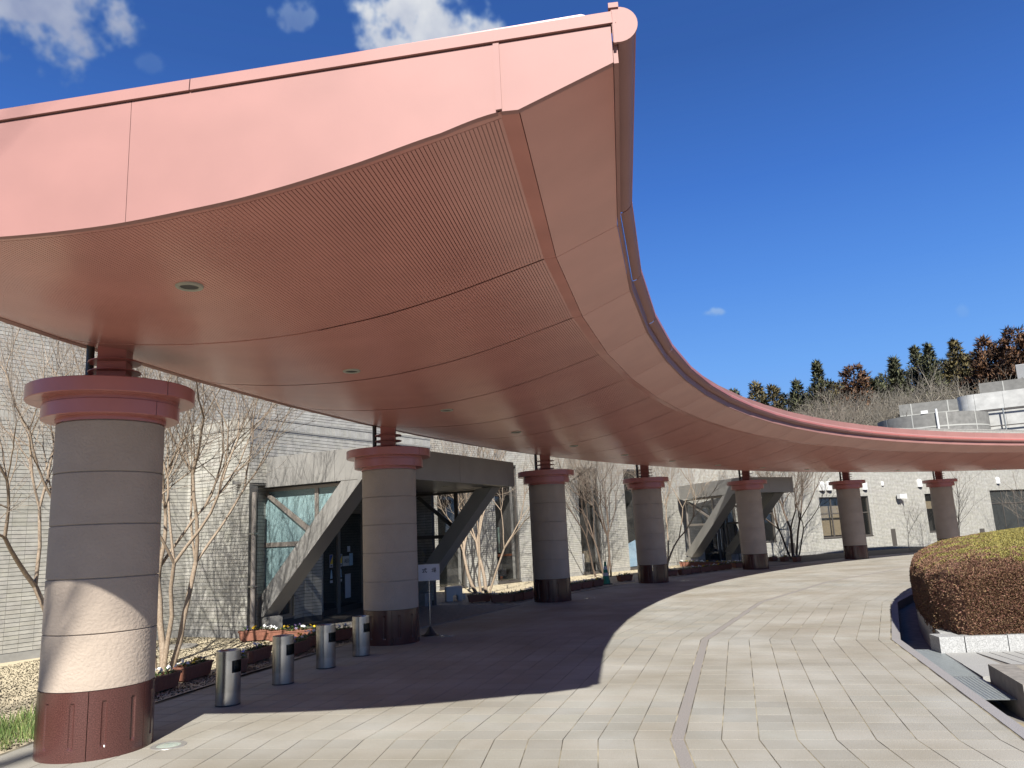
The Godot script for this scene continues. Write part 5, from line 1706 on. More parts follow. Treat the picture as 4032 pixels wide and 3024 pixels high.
# ------------------------------------------------------------------ planters, bins and small things
func planter_proto(kind: int, label: String) -> Node3D:
	rng.seed = 60 + kind
	var t := thing("flower_planter", label, "planter", Vector3.ZERO, 0.0, "terracotta flower planters")
	var L := 0.32
	var Wd := 0.115
	var H := 0.19
	var mb := MB.new()
	# outer tub with rounded corners, an inner wall and a rim
	var ring := func(l: float, w: float, y: float) -> Array:
		var out := []
		var r := 0.035
		for q in 4:
			var cx: float = (l - r) * (1 if q in [0, 3] else -1)
			var cz: float = (w - r) * (1 if q < 2 else -1)
			for i in 4:
				var a := PI * 0.5 * (q + i / 3.0)
				out.append(Vector3(cx + cos(a) * r, y, cz + sin(a) * r))
		return out
	var rings := [ring.call(L * 0.86, Wd * 0.8, 0.018), ring.call(L * 0.95, Wd * 0.93, H - 0.022), ring.call(L, Wd, H - 0.022), ring.call(L, Wd, H), ring.call(L * 0.93, Wd * 0.84, H), ring.call(L * 0.93, Wd * 0.84, H - 0.06)]
	for i in rings.size() - 1:
		for k in 16:
			var l := (k + 1) % 16
			var ce: Vector3 = (rings[i][k] + rings[i + 1][l]) * 0.5
			var hint := Vector3(ce.x * 0.4, 0, ce.z) * (1.0 if i < 3 else -1.0)
			if i == 1: hint = Vector3.DOWN
			if i == 3: hint = Vector3.UP
			mb.quad(rings[i][k], rings[i][l], rings[i + 1][l], rings[i + 1][k], hint)
	mb.fan(rings[0], Vector3.DOWN)
	part(mb, "tub", M.terracotta, t)
	for x in [-0.2, 0.2]:
		mb = MB.new()
		mb.box(Transform3D(Basis(), Vector3(x, 0.009, 0)), Vector3(0.05, 0.018, 0.16))
		part(mb, "foot", M.terracotta, t)
	mb = MB.new()
	mb.fan(ring.call(L * 0.925, Wd * 0.83, H - 0.03), Vector3.UP)
	part(mb, "soil", M.soil, t)
	var white := Color(0.78, 0.78, 0.76); var yellow := Color(0.72, 0.46, 0.02); var purple := Color(0.055, 0.04, 0.14); var lilac := Color(0.30, 0.27, 0.58)
	var mixes := [[yellow, white, white], [purple, white, yellow], [lilac, yellow, white], [white, yellow, purple]]
	var cols: Array = mixes[kind]
	for k in 3:
		var cx := -0.19 + 0.19 * k
		mb = MB.new()
		mb.tint = true
		for i in 34:
			var a := rng.randf() * TAU
			var rr := sqrt(rng.randf()) * 0.085
			var p := Vector3(cx + cos(a) * rr, H - 0.03 + rng.randf() * 0.06, sin(a) * rr * 0.85)
			var dv := Vector3(cos(a), rng.randf_range(0.3, 1.1), sin(a)).normalized()
			var sv := dv.cross(Vector3.UP).normalized() * 0.013
			mb.col = Color(0.05, 0.085, 0.022) * rng.randf_range(0.6, 1.5)
			mb.quad(p, p + dv * 0.024 + sv, p + dv * 0.05, p + dv * 0.024 - sv, Vector3.UP)
		part(mb, "pansy_leaves", M.petal, t)
		for i in 5:
			mb = MB.new()
			mb.tint = true
			var p := Vector3(cx + rng.randf_range(-0.075, 0.075), H + rng.randf_range(0.025, 0.075), rng.randf_range(-0.06, 0.06))
			var nn := Vector3(rng.randf_range(-0.6, 0.6), rng.randf_range(0.3, 0.9), rng.randf_range(-0.9, 0.9)).normalized()
			var ux := nn.cross(Vector3(0.2, 0.3, 0.9)).normalized()
			var uy := nn.cross(ux)
			var c: Color = cols[k] * rng.randf_range(0.8, 1.1)
			for j in 5:
				var a := TAU * j / 5.0 + rng.randf()
				var e := ux * cos(a) + uy * sin(a)
				var f := ux * -sin(a) + uy * cos(a)
				mb.col = c
				mb.quad(p, p + e * 0.014 + f * 0.012 + nn * 0.003, p + e * 0.028, p + e * 0.014 - f * 0.012 + nn * 0.003, nn)
			mb.col = purple if cols[k] != purple else yellow
			mb.quad(p + ux * 0.005 + nn * 0.004, p + uy * 0.005 + nn * 0.004, p - ux * 0.005 + nn * 0.004, p - uy * 0.005 + nn * 0.004, nn)
			part(mb, "pansy_flower", M.petal, t)
	return t

func build_planters() -> void:
	# x, z, extra turn, kind, label
	var L := [
		[-4.55, -10.0, 0.0, 0, "planter of yellow and white pansies touching the sunlit column's right side"],
		[-4.47, -10.85, 0.05, 3, "planter with yellow and white pansies just left of the first steel bin"],
		[-4.02, -11.35, 0.6, 2, "short looking planter turned end-on just right of the first steel bin"],
		[-4.05, -12.15, 0.12, 1, "planter with dark purple pansies between the first and second steel bins"],
		[-4.92, -14.72, -1.0, 2, "sunlit planter at the foot of the steel rain pipe"],
		[-4.35, -14.58, -0.9, 3, "planter with white pansies in the sun right of the rain pipe one"],
		[-3.98, -14.42, -0.9, 1, "planter full of dark purple pansies in front of the first porch"],
		[-3.62, -12.75, 0.1, 2, "sparse planter just right of the second steel bin"],
		[-3.62, -13.42, 0.0, 0, "planter with yellow pansies left of the third steel bin"],
		[-3.28, -14.12, -0.2, 0, "planter with yellow and white pansies between the third and fourth steel bins"],
		[-1.12, -20.72, -0.9, 1, "planter nearest the white step stool"],
		[-0.52, -20.38, -0.9, 3, "long looking planter in front of the forked tree"],
		[-0.14, -20.66, 0.0, 2, "shaded planter third from the white step stool"],
		[0.10, -21.02, 0.0, 0, "shaded planter fourth from the white step stool"],
		[0.26, -21.55, 0.0, 1, "shaded planter close behind the third column"],
		[1.52, -23.20, 0.0, 0, "planter touching the right side of the third column"],
		[1.90, -23.85, 0.0, 1, "middle planter of three between the third column and the cone"],
		[2.30, -24.42, 0.0, 3, "planter right beside the green cone"],
		[3.42, -26.25, -0.2, 3, "single planter left of the fourth column"],
		[5.25, -27.75, 0.0, 2, "planter touching the right side of the fourth column"],
		[5.80, -28.15, 0.0, 2, "second planter from the fourth column in the long row"],
		[6.22, -28.60, 0.0, 1, "third planter from the fourth column in the long row"],
		[6.66, -29.00, 0.0, 3, "fourth planter from the fourth column in the long row"],
		[7.05, -29.38, 0.0, 2, "fifth planter from the fourth column in the long row"],
		[7.42, -29.78, 0.0, 3, "sixth planter from the fourth column in the long row"],
		[7.78, -30.10, 0.0, 2, "last planter of the long row, with lilac pansies"],
		[7.05, -33.6, -0.9, 3, "planter at the foot of the second porch, nearest its pipe"],
		[7.35, -33.0, -0.9, 0, "second planter along the side of the second porch"],
		[7.65, -32.4, -0.9, 3, "third planter along the side of the second porch"],
		[7.95, -31.8, -0.9, 2, "fourth planter along the side of the second porch"],
		[8.25, -31.2, -0.9, 0, "planter of the porch side row closest to the paving"],
		[8.50, -30.95, 0.0, 0, "planter tucked behind the left side of the fifth column"],
		[11.05, -34.6, 0.3, 1, "first of three planters under the dark-stemmed tree"],
		[11.35, -34.0, 0.3, 3, "middle one of three planters under the dark-stemmed tree"],
		[11.65, -33.35, 0.3, 2, "planter with lilac pansies under the dark-stemmed tree"]]
	var protos := {}
	for q in L:
		var p := Vector3(q[0], 0.004, q[1])
		var d := Vector2(q[0], q[1]) - CEN
		# long side along the curve
		var turn: float = -atan2(d.x, -d.y) + q[2]
		if not protos.has(q[3]):
			protos[q[3]] = planter_proto(q[3], q[4])
			protos[q[3]].position = p
			protos[q[3]].rotation.y = turn
		else: copy(protos[q[3]], p, turn, q[4])

func build_bins() -> void:
	var spots := [Vector2(-3.30, -8.96), Vector2(-3.04, -10.12), Vector2(-2.77, -11.2), Vector2(-2.48, -12.2)]
	var labels := ["steel bin standing closest to the sunlit column", "second steel bin from the sunlit column", "third steel bin from the sunlit column", "steel bin touching the shaded column's outline, farthest from the sunlit one"]
	var R := 0.132
	var H := 0.575
	var t := thing("steel_bin", labels[0], "bin", Vector3(spots[0].x, 0.0062, spots[0].y), 0.0, "stainless smoking bins in a row")
	# shell with a real opening between two angles and two heights
	var mb := MB.new()
	var n := 64
	var a0 := -0.62; var a1 := 0.62
	var y0 := 0.345; var y1 := 0.475
	for i in n:
		var b0 := TAU * i / n; var b1 := TAU * (i + 1) / n
		var mid := wrapf((b0 + b1) * 0.5, -PI, PI)
		var e0 := Vector3(cos(b0), 0, sin(b0)); var e1 := Vector3(cos(b1), 0, sin(b1))
		var parts := [[0.012, H]]
		if mid > a0 and mid < a1:
			var edge := minf(absf(mid - a0), absf(mid - a1))
			var rd := maxf(0.0, 0.012 - edge * R) 
			parts = [[0.012, y0 + rd], [y1 - rd, H]]
		for q in parts:
			mb.squad(e0 * R + Vector3.UP * q[0], e1 * R + Vector3.UP * q[0], e1 * R + Vector3.UP * q[1], e0 * R + Vector3.UP * q[1], e0, e1, e1, e0)
			var Ri := R - 0.004
			mb.squad(e0 * Ri + Vector3.UP * q[0], e1 * Ri + Vector3.UP * q[0], e1 * Ri + Vector3.UP * q[1], e0 * Ri + Vector3.UP * q[1], -e0, -e1, -e1, -e0)
			for y in q:
				mb.quad(e0 * R + Vector3.UP * y, e1 * R + Vector3.UP * y, e1 * Ri + Vector3.UP * y, e0 * Ri + Vector3.UP * y, Vector3.UP if y == q[1] else Vector3.DOWN)
	part(mb, "shell", M.steel, t)
	mb = MB.new()
	mb.lathe([Vector2(0.0, 0.0), Vector2(R + 0.002, 0.0), Vector2(R + 0.002, 0.014), Vector2(R - 0.004, 0.014)], 48)
	part(mb, "base_ring", M.black_plastic, t)
	mb = MB.new()
	mb.lathe([Vector2(R - 0.006, 0.30), Vector2(R - 0.006, 0.31), Vector2(0.0, 0.31)], 48)
	mb.lathe([Vector2(0.05, 0.32), Vector2(0.05, 0.52)], 24)
	part(mb, "inner_bucket", M.black_plastic, t)
	mb = MB.new()
	mb.lathe([Vector2(R - 0.005, H - 0.004), Vector2(R - 0.03, H - 0.02), Vector2(0.0, H - 0.03)], 48)
	part(mb, "ash_tray", M.steel, t)
	for i in 4:
		var p := Vector3(spots[i].x, 0.0062, spots[i].y)
		# opening turned to the right of the viewer
		var to_eye := (EYE - p)
		var ang := atan2(to_eye.z, to_eye.x) - 0.86
		if i == 0: t.rotation.y = -ang
		else: copy(t, p, -ang, labels[i])

func stroke(mb: MB, pts: Array, w: Wall, s0: float, h0: float, size: float, width: float, o: float) -> void:
	for i in pts.size() - 1:
		var a := Vector2(pts[i][0], pts[i][1]); var b := Vector2(pts[i + 1][0], pts[i + 1][1])
		var d := (b - a).normalized()
		var nn := Vector2(-d.y, d.x) * width * 0.5
		a -= d * width * 0.3; b += d * width * 0.3
		var q := []
		for c in [a + nn, b + nn, b - nn, a - nn]: q.append(w.p(s0 + c.x * size, h0 + c.y * size, o + 0.0004 * i))
		mb.fan(q, w.n)

func build_small_things() -> void:
	# sign on a stand
	var base := Vector3(-1.66, 0.0062, -14.22)
	var t := thing("sign_stand", "white sign board with two black characters on a thin pole and black cone foot", "sign", base)
	var mb := MB.new()
	mb.lathe([Vector2(0.0, 0.0), Vector2(0.165, 0.0), Vector2(0.165, 0.008), Vector2(0.09, 0.014), Vector2(0.0, 0.014)], 40)
	part(mb, "base_plate", M.steel, t)
	mb = MB.new()
	mb.lathe([Vector2(0.12, 0.015), Vector2(0.085, 0.05), Vector2(0.04, 0.12), Vector2(0.018, 0.16), Vector2(0.0, 0.16)], 32)
	part(mb, "foot_cone", M.black_plastic, t)
	mb = MB.new()
	mb.tube([Vector3(0, 0.15, 0), Vector3(0.0, 0.98, 0)], [0.008, 0.008], 10)
	part(mb, "pole", M.steel, t)
	var bw := Wall.new()
	bw.d = Vector3(0.985, 0, -0.17).normalized()
	bw.n = Vector3(0.17, 0, 0.985).normalized()
	bw.a = Vector3.ZERO - bw.d * 0.19
	bw.len = 0.38
	mb = MB.new()
	wbox(mb, bw, 0.0, 0.385, 0.945, 1.235, -0.012, 0.004)
	var bd := part(mb, "board", M.paper, t)
	mb = MB.new()
	for q in [[0.0, 0.385, 0.945, 0.962], [0.0, 0.010, 0.962, 1.235], [0.375, 0.385, 0.962, 1.235], [0.010, 0.375, 1.227, 1.235]]: wbox(mb, bw, q[0], q[1], q[2], q[3], 0.004, 0.009)
	part(mb, "frame", M.white_paint, bd)
	mb = MB.new()
	for st in [[[0.04, 0.70], [0.95, 0.74]], [[0.14, 0.45], [0.50, 0.47]], [[0.32, 0.45], [0.32, 0.17]], [[0.06, 0.12], [0.56, 0.19]], [[0.60, 0.97], [0.64, 0.52], [0.76, 0.18], [0.90, 0.05], [0.95, 0.24]], [[0.76, 0.96], [0.90, 0.85]]]:
		stroke(mb, st, bw, 0.070, 1.085, 0.085, 0.13, 0.0055)
	part(mb, "character", M.ink, bd)
	mb = MB.new()
	for st in [[[0.02, 0.66], [0.37, 0.67]], [[0.20, 0.93], [0.20, 0.20]], [[0.00, 0.16], [0.38, 0.27]], [[0.48, 0.96], [0.48, 0.60]], [[0.48, 0.95], [0.88, 0.95]], [[0.88, 0.96], [0.88, 0.60]], [[0.48, 0.78], [0.88, 0.78]], [[0.48, 0.61], [0.88, 0.61]], [[0.40, 0.48], [0.98, 0.48]], [[0.56, 0.48], [0.40, 0.24]], [[0.52, 0.36], [0.94, 0.36], [0.90, 0.04], [0.78, 0.06]], [[0.66, 0.36], [0.46, 0.06]], [[0.80, 0.36], [0.62, 0.04]]]:
		stroke(mb, st, bw, 0.238, 1.085, 0.085, 0.09, 0.0055)
	part(mb, "character", M.ink, bd)
	# step stool
	var s := thing("step_stool", "white plastic step stool with an arched cut-out on the porch edge", "stool", Vector3(-1.86, 0.004, -21.55), 0.25)
	mb = MB.new()
	var w := 0.22; var h := 0.36
	# front and back with an arch, then top and sides
	for z in [-0.14, 0.14]:
		var arch := []
		for i in 9: arch.append(Vector3(0.03 + cos(PI - PI * i / 8.0) * 0.075, 0.10 + sin(PI * i / 8.0) * 0.075, z))
		mb.slab([Vector3(-w, 0.0, z), Vector3(-0.045, 0.0, z), Vector3(-0.045, 0.10, z), Vector3(-0.19, h, z), Vector3(-w, h * 0.96, z)], Vector3(0, 0, 0.012))
		mb.slab([Vector3(0.105, 0.0, z), Vector3(w, 0.0, z), Vector3(w, h * 0.96, z), Vector3(0.19, h, z), Vector3(0.105, 0.10, z)], Vector3(0, 0, 0.012))
		for i in 8: mb.slab([arch[i], arch[i + 1], Vector3(lerpf(-0.19, 0.19, (i + 1) / 8.0), h, z), Vector3(lerpf(-0.19, 0.19, i / 8.0), h, z)], Vector3(0, 0, 0.012))
	part(mb, "side_panel", M.white_paint, s)
	mb = MB.new()
	mb.box(Transform3D(Basis(), Vector3(0, h + 0.01, 0.006)), Vector3(w * 2 - 0.02, 0.02, 0.31))
	part(mb, "top", M.white_paint, s)
	mb = MB.new()
	for x in [-w + 0.006, w - 0.006]: mb.box(Transform3D(Basis(), Vector3(x, h * 0.48, 0.006)), Vector3(0.012, h * 0.95, 0.28))
	part(mb, "end_panel", M.white_paint, s)
	mb = MB.new()
	mb.box(Transform3D(Basis(), Vector3(0.29, 0.10, 0.0)), Vector3(0.05, 0.15, 0.10))
	part(mb, "bracket", M.white_paint, s)
	# cone
	var c := thing("traffic_cone", "green traffic cone with two white bands between planters and tree", "cone", Vector3(2.68, 0.004, -25.12))
	mb = MB.new()
	mb.box(Transform3D(Basis(), Vector3(0, 0.012, 0)), Vector3(0.36, 0.024, 0.36))
	part(mb, "foot", M.black_plastic, c)
	var rr := func(y: float) -> float: return lerpf(0.135, 0.028, (y - 0.024) / 0.676)
	for q in [[0.024, 0.26, 0], [0.26, 0.36, 1], [0.36, 0.46, 0], [0.46, 0.56, 1], [0.56, 0.70, 0]]:
		mb = MB.new()
		mb.lathe([Vector2(rr.call(q[0]), q[0]), Vector2(rr.call(q[1]), q[1])] + ([Vector2(0.0, 0.705)] if q[1] > 0.69 else []), 32)
		part(mb, "white_band" if q[2] else "cone_section", M.white_paint if q[2] else M.cone_green, c)
	# cover in the gravel
	var m := thing("manhole_cover", "weathered round cover lying in the gravel by the tiled bay", "cover", Vector3(-6.2, 0.0, -14.35))
	mb = MB.new()
	mb.lathe([Vector2(0.34, 0.0), Vector2(0.33, 0.025), Vector2(0.28, 0.03), Vector2(0.28, 0.022), Vector2(0.0, 0.022)], 40)
	part(mb, "plate", M.concrete_dark, m)
	mb = MB.new()
	mb.lathe([Vector2(0.06, 0.022), Vector2(0.05, 0.032), Vector2(0.0, 0.032)], 20)
	part(mb, "lifting_knob", M.concrete_dark, m)

# ------------------------------------------------------------------ hedge island
const RH := 30.02
var HF0 := Vector2(5.17, -10.07)
var HFD := Vector2(0.9932, 0.1165)

func hedge_d(p: Vector2) -> float:
	var a := RH - p.distance_to(CEN)
	var nrm := Vector2(HFD.y, -HFD.x)
	var b := (p - HF0).dot(nrm)
	var k := 0.28
	var h := clampf(0.5 + 0.5 * (b - a) / k, 0, 1)
	return lerpf(b, a, h) - k * h * (1.0 - h)

func hedge_h(d: float) -> float:
	var pr := [[0.0, 0.80], [0.04, 0.90], [0.12, 0.99], [0.30, 1.08], [0.7, 1.15], [1.5, 1.24], [3.0, 1.36], [5.0, 1.42], [9.0, 1.44]]
	if d <= 0: return 0.80
	for i in pr.size() - 1:
		if d < pr[i + 1][0]: return lerpf(pr[i][1], pr[i + 1][1], (d - pr[i][0]) / (pr[i + 1][0] - pr[i][0]))
	return 1.44

func build_island() -> void:
	rng.seed = 31
	var root := thing("clipped_hedge", "clipped rounded hedge, rust brown on its sides and yellow green on top", "hedge", Vector3(7.5, 0, -13.0))
	# outline: along the arc towards the viewer, round the corner, then along the front
	var line := []
	var th := -22.0
	while th > -70.6:
		line.append(pc(RH, th, 0)); th -= 0.35
	for i in 100:
		var q := HF0 + HFD * (0.35 + 0.1 * i)
		line.append(Vector3(q.x, 0, q.y))
	# pull the points at the corner in so that it rounds off
	var outline := []
	for p in line:
		var q := Vector2(p.x, p.z)
		for k in 6:
			var d := hedge_d(q)
			if d >= 0: break
			var e := 0.01
			var g := Vector2(hedge_d(q + Vector2(e, 0)) - d, hedge_d(q + Vector2(0, e)) - d) / e
			q -= g.normalized() * d
		outline.append(q)
	var grad := func(q: Vector2) -> Vector2:
		var e := 0.02
		var d := hedge_d(q)
		return Vector2(hedge_d(q + Vector2(e, 0)) - d, hedge_d(q + Vector2(0, e)) - d).normalized()
	var grads := []
	for q in outline: grads.append(grad.call(q))
	var nz := FastNoiseLite.new()
	nz.seed = 6; nz.frequency = 0.8; nz.fractal_octaves = 3
	# solid body just under the leaves
	var mb := MB.new()
	var prof := [[0.06, 0.10], [0.02, 0.35], [0.0, 0.6], [0.04, 0.80], [0.12, 0.93], [0.35, 1.03], [0.8, 1.10], [1.6, 1.2], [3.0, 1.31], [5.0, 1.37], [9.0, 1.40]]
	var rows := []
	for q in outline:
		var g: Vector2 = grad.call(q)
		var row := []
		for c in prof:
			var p: Vector2 = q + g * (c[0] + 0.03)
			var dt := hedge_d(p)
			var y: float = c[1] if c[0] < 0.03 else minf(c[1], hedge_h(dt) - 0.08)
			row.append(Vector3(p.x, y, p.y))
		rows.append(row)
	for i in rows.size() - 1:
		for j in prof.size() - 1:
			var g3: Vector2 = grad.call(outline[i])
			var worst := 0.0
			for c in [rows[i][j], rows[i + 1][j], rows[i + 1][j + 1], rows[i][j + 1]]: worst = minf(worst, hedge_d(Vector2(c.x, c.z)))
			if worst < -0.02: continue
			mb.quad(rows[i][j], rows[i + 1][j], rows[i + 1][j + 1], rows[i][j + 1], Vector3(-g3.x, 0.8, -g3.y))
	part(mb, "branch_mass", M.hedge_body, root, true)
	# leaves
	var lf := MB.new()
	lf.tri(Vector3(-0.36, 0.45, 0.05), Vector3(0, 1, 0.0), Vector3(0.36, 0.45, 0.05), Vector3(0, 0.3, 1).normalized(), Vector3(0, 0.3, 1).normalized(), Vector3(0, 0.3, 1).normalized())
	lf.tri(Vector3(-0.36, 0.45, 0.05), Vector3(0.36, 0.45, 0.05), Vector3(0, 0, 0), Vector3(0, 0.3, 1).normalized(), Vector3(0, 0.3, 1).normalized(), Vector3(0, 0.3, 1).normalized())
	var mm := MultiMesh.new()
	mm.transform_format = MultiMesh.TRANSFORM_3D
	mm.use_colors = true
	mm.mesh = lf.mesh()
	var xf := []
	var cs := []
	var total := outline.size()
	while xf.size() < 420000:
		var u := rng.randf()
		var i := 0
		# more leaves where the hedge is close to the viewer
		i = int((total - 2) * pow(u, 0.62))
		var q: Vector2 = (outline[i] as Vector2).lerp(outline[i + 1], rng.randf())
		var g: Vector2 = grads[i]
		var side := rng.randf() < 0.36
		var pos: Vector3
		var nn: Vector3
		if side:
			var y := rng.randf_range(0.14, 0.95)
			var bulge := 0.03 * sin((y - 0.1) / 0.85 * PI) + 0.03 * nz.get_noise_3d(q.x * 3.0, y * 4.0, q.y * 3.0)
			var inward := 0.0 if y < 0.8 else (y - 0.8) * 0.35
			pos = Vector3(q.x, y, q.y) - Vector3(g.x, 0, g.y) * (bulge - inward)
			nn = Vector3(-g.x, 0.15 + inward * 6.0, -g.y).normalized()
		else:
			var dd := 7.0 * pow(rng.randf(), 1.9)
			var p := q + g * dd
			var dt := hedge_d(p)
			if dt < dd - 0.06: continue
			pos = Vector3(p.x, hedge_h(dt) + 0.035 * nz.get_noise_3d(p.x * 3.0, 5.0, p.y * 3.0), p.y)
			nn = (Vector3.UP + Vector3(-g.x, 0, -g.y) * clampf(0.9 - dt * 1.6, 0.0, 0.9)).normalized()
		if seen(pos) > 1e5 and rng.randf() < 0.9: continue
		var up := (nn + Vector3(rng.randfn(), rng.randfn(), rng.randfn()) * 0.55).normalized()
		var x := up.cross(Vector3(rng.randfn(), rng.randfn(), rng.randfn())).normalized()
		var z := x.cross(up)
		var s := rng.randf_range(0.011, 0.023)
		var b := Basis(x * s, up * s * 1.25, z * s)
		xf.append(Transform3D(b, pos + nn * rng.randf_range(-0.03, 0.008)))
		# bronze winter leaves on sides and shoulder, yellow green new leaves in patches on top
		var depth := hedge_d(Vector2(pos.x, pos.z))
		var green := smoothstep(-0.25, 0.25, nz.get_noise_2d(pos.x * 1.6, pos.z * 1.6) + nz.get_noise_2d(pos.x * 6.0, pos.z * 6.0) * 0.5 + (depth - 0.62) * 0.8)
		if pos.y < 0.9: green = 0.0
		var bronze := Color(0.135, 0.052, 0.038).lerp(Color(0.150, 0.098, 0.044), rng.randf())
		var lime := Color(0.225, 0.185, 0.040).lerp(Color(0.145, 0.135, 0.036), rng.randf())
		var c := lime if rng.randf() < green else bronze
		cs.append(c * rng.randf_range(0.6, 1.35))
	mm.instance_count = xf.size()
	for i in xf.size():
		mm.set_instance_transform(i, xf[i])
		mm.set_instance_color(i, cs[i])
	var mi := MultiMeshInstance3D.new()
	mi.name = "leaves"
	mi.multimesh = mm
	mi.material_override = M.foliage
	mi.position = -root.position
	root.add_child(mi)
	tag(mi, "", "", "", "stuff")
	# granite edging stones: curved side, corner and front
	var ed := thing("granite_edging", "white granite edging stones holding the hedge bed", "edging", Vector3(5.16, 0, -10.02))
	for k in 30:
		var a := -70.95 + 1.6 * k
		mb = MB.new()
		var h := 0.197
		mb.hexa([pc(30.05, a + 0.02, -0.28), pc(29.90, a + 0.02, -0.28), pc(29.90, a + 1.58, -0.28), pc(30.05, a + 1.58, -0.28), pc(30.05, a + 0.02, h), pc(29.90, a + 0.02, h), pc(29.90, a + 1.58, h), pc(30.05, a + 1.58, h)])
		part(mb, "edging_stone", M.white_granite, ed, true)
	# corner stone, then the front row
	var fw := Wall.new()
	fw.a = Vector3(5.12, 0, -9.985); fw.d = Vector3(HFD.x, 0, HFD.y); fw.n = Vector3(-HFD.y, 0, HFD.x)
	var cut := [0.0, 0.30, 0.80, 1.55, 2.3, 3.05, 3.8, 4.55, 5.3]
	for i in cut.size() - 1:
		mb = MB.new()
		wbox(mb, fw, cut[i] + 0.006, cut[i + 1] - 0.006, -0.05, 0.20 + rng.randf_range(-0.002, 0.002), -0.30 if i == 0 else -0.16, rng.randf_range(-0.004, 0.004))
		part(mb, "edging_stone", M.white_granite, ed, true)
	# two steel covers over the channel
	var cl := ["ribbed dull steel cover over the drain channel, nearer the hedge", "speckled brighter steel cover over the drain channel, nearer the concrete block"]
	var ca := [[-71.15, -74.58], [-74.64, -76.68]]
	for i in 2:
		var t := thing("channel_cover", cl[i], "drain cover", pc(30.26, (ca[i][0] + ca[i][1]) * 0.5, 0), 0.0, "steel covers on the drain channel")
		mb = MB.new()
		var a: float = ca[i][0]; var b: float = ca[i][1]
		mb.hexa([pc(30.445, a, -0.004), pc(30.085, a, -0.004), pc(30.085, b, -0.004), pc(30.445, b, -0.004), pc(30.445, a, 0.006), pc(30.085, a, 0.006), pc(30.085, b, 0.006), pc(30.445, b, 0.006)])
		part(mb, "plate", M.galv, t, true)
		mb = MB.new()
		var nr := 60 if i == 0 else 34
		for k in nr:
			var f0 := lerpf(a, b, (k + 0.25) / nr); var f1 := lerpf(a, b, (k + 0.70) / nr)
			for m in (1 if i == 0 else 9):
				var r0 := 30.435 if i == 0 else lerpf(30.43, 30.10, m / 9.0)
				var r1 := 30.095 if i == 0 else lerpf(30.43, 30.10, (m + 0.62) / 9.0)
				mb.hexa([pc(r0, f0, 0.005), pc(r1, f0, 0.005), pc(r1, f1, 0.005), pc(r0, f1, 0.005), pc(r0, f0, 0.0085), pc(r1, f0, 0.0085), pc(r1, f1, 0.0085), pc(r0, f1, 0.0085)], 0)
		tag(part(mb, "tread_ribs", M.galv, t, true), "", "", "", "stuff")
	# sand lying in the open channel
	mb = MB.new()
	for k in 24:
		for j in 6:
			var q := []
			for e in [[k, j], [k + 1, j], [k + 1, j + 1], [k, j + 1]]:
				var a: float = -77.2 - e[0] * 0.5
				var r: float = lerpf(30.44, 30.08, e[1] / 6.0)
				var up: float = 0.10 * exp(-pow((e[0] - 1.5) / 2.2, 2.0)) + 0.03 * sin(e[0] * 0.9 + e[1])
				q.append(pc(r, a, -0.17 + maxf(up, 0.0)))
			mb.quad(q[0], q[1], q[2], q[3], Vector3.UP)
	struct(mb, "channel_sand", M.sand)
	# slabs and setts beside the granite
	var pv := Node3D.new()
	pv.name = "setts"
	pv.position = Vector3(5.3, 0, -9.4)
	add_child(pv)
	pv.set_meta("kind", "structure")
	var L0 := [Vector2(5.16, -9.93), Vector2(4.98, -9.3), Vector2(4.78, -8.55)]
	mb = MB.new()
	mb.slab([Vector3(5.155, 0.012, -9.96), Vector3(5.50, 0.012, -9.93), Vector3(5.33, 0.012, -9.12), Vector3(4.955, 0.012, -9.2)], Vector3.DOWN * 0.06)
	part(mb, "slab", M.slab_paver, pv, true)
	mb = MB.new()
	mb.slab([Vector3(4.952, 0.011, -9.205), Vector3(5.33, 0.011, -9.125), Vector3(5.25, 0.011, -8.5), Vector3(4.76, 0.011, -8.5)], Vector3.DOWN * 0.06)
	part(mb, "slab", M.slab_paver, pv, true)
	for k in 12:
		mb = MB.new()
		var x0 := 5.515 + k * 0.145
		mb.slab([Vector3(x0, 0.012, -9.915 + (x0 - 5.5) * 0.117), Vector3(x0 + 0.13, 0.012, -9.915 + (x0 + 0.13 - 5.5) * 0.117), Vector3(x0 + 0.03, 0.012, -8.95), Vector3(x0 - 0.10, 0.012, -9.0)], Vector3.DOWN * 0.06)
		part(mb, "sett", M.slab_paver, pv, true)
	# concrete planter block
	var cb := thing("concrete_block", "stained low concrete trough at the end of the drain covers", "trough", Vector3(4.9, 0, -7.9))
	var o := [Vector2(4.70, -8.27), Vector2(4.40, -7.25), Vector2(5.9, -6.8), Vector2(6.2, -7.8)]
	var ip := [Vector2(4.88, -8.12), Vector2(4.62, -7.30), Vector2(5.8, -6.95), Vector2(6.02, -7.75)]
	var v := func(p: Vector2, h: float) -> Vector3: return Vector3(p.x, h, p.y)
	for i in 4:
		var j := (i + 1) % 4
		mb = MB.new()
		mb.hexa([v.call(o[i], -0.28), v.call(o[j], -0.28), v.call(ip[j], -0.28), v.call(ip[i], -0.28), v.call(o[i], 0.175), v.call(o[j], 0.175), v.call(ip[j], 0.178), v.call(ip[i], 0.178)])
		part(mb, "side", M.concrete, cb, true)
	mb = MB.new()
	mb.fan([v.call(ip[0], 0.13), v.call(ip[1], 0.13), v.call(ip[2], 0.13), v.call(ip[3], 0.13)], Vector3.UP)
	part(mb, "soil", M.soil, cb, true)

# ------------------------------------------------------------------ all of it
func stage(s: String) -> void:
	print("%s %.1f s" % [s, (Time.get_ticks_msec() - t_start) / 1000.0])

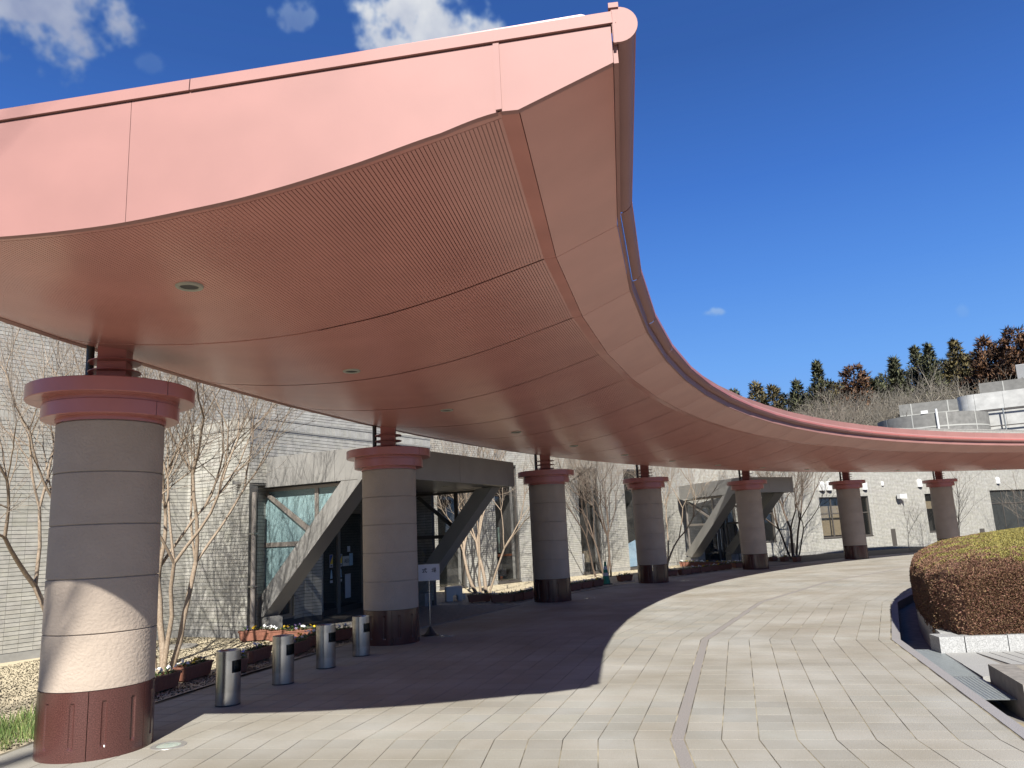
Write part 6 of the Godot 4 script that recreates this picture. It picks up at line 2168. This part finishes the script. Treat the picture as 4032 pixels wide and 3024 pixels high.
func _ready() -> void:
	t_start = Time.get_ticks_msec()
	camera_and_light()
	materials()
	stage("light")
	build_ground()
	build_paving()
	stage("paving")
	build_canopy()
	build_columns()
	stage("canopy")
	build_hall()
	stage("hall")
	build_porch("bronze porch with frosted blue side glass behind the second column", Vector2(-5.42, -15.75), Vector2(-2.50, -14.33), Vector2(-0.06, -19.26), Vector2(-2.72, -20.55), M.frosted, M.frame_pale)
	build_porch("bronze porch with pale side glass behind the fifth column", Vector2(7.28, -35.0), Vector2(8.75, -30.15), Vector2(11.36, -31.95), Vector2(9.9, -36.75), M.glass, M.frame_pale)
	build_island()
	stage("hedge")
	build_hill()
	build_rooftop()
	stage("hill")
	build_near_trees()
	stage("trees")
	build_planters()
	build_bins()
	build_small_things()
	stage("all")
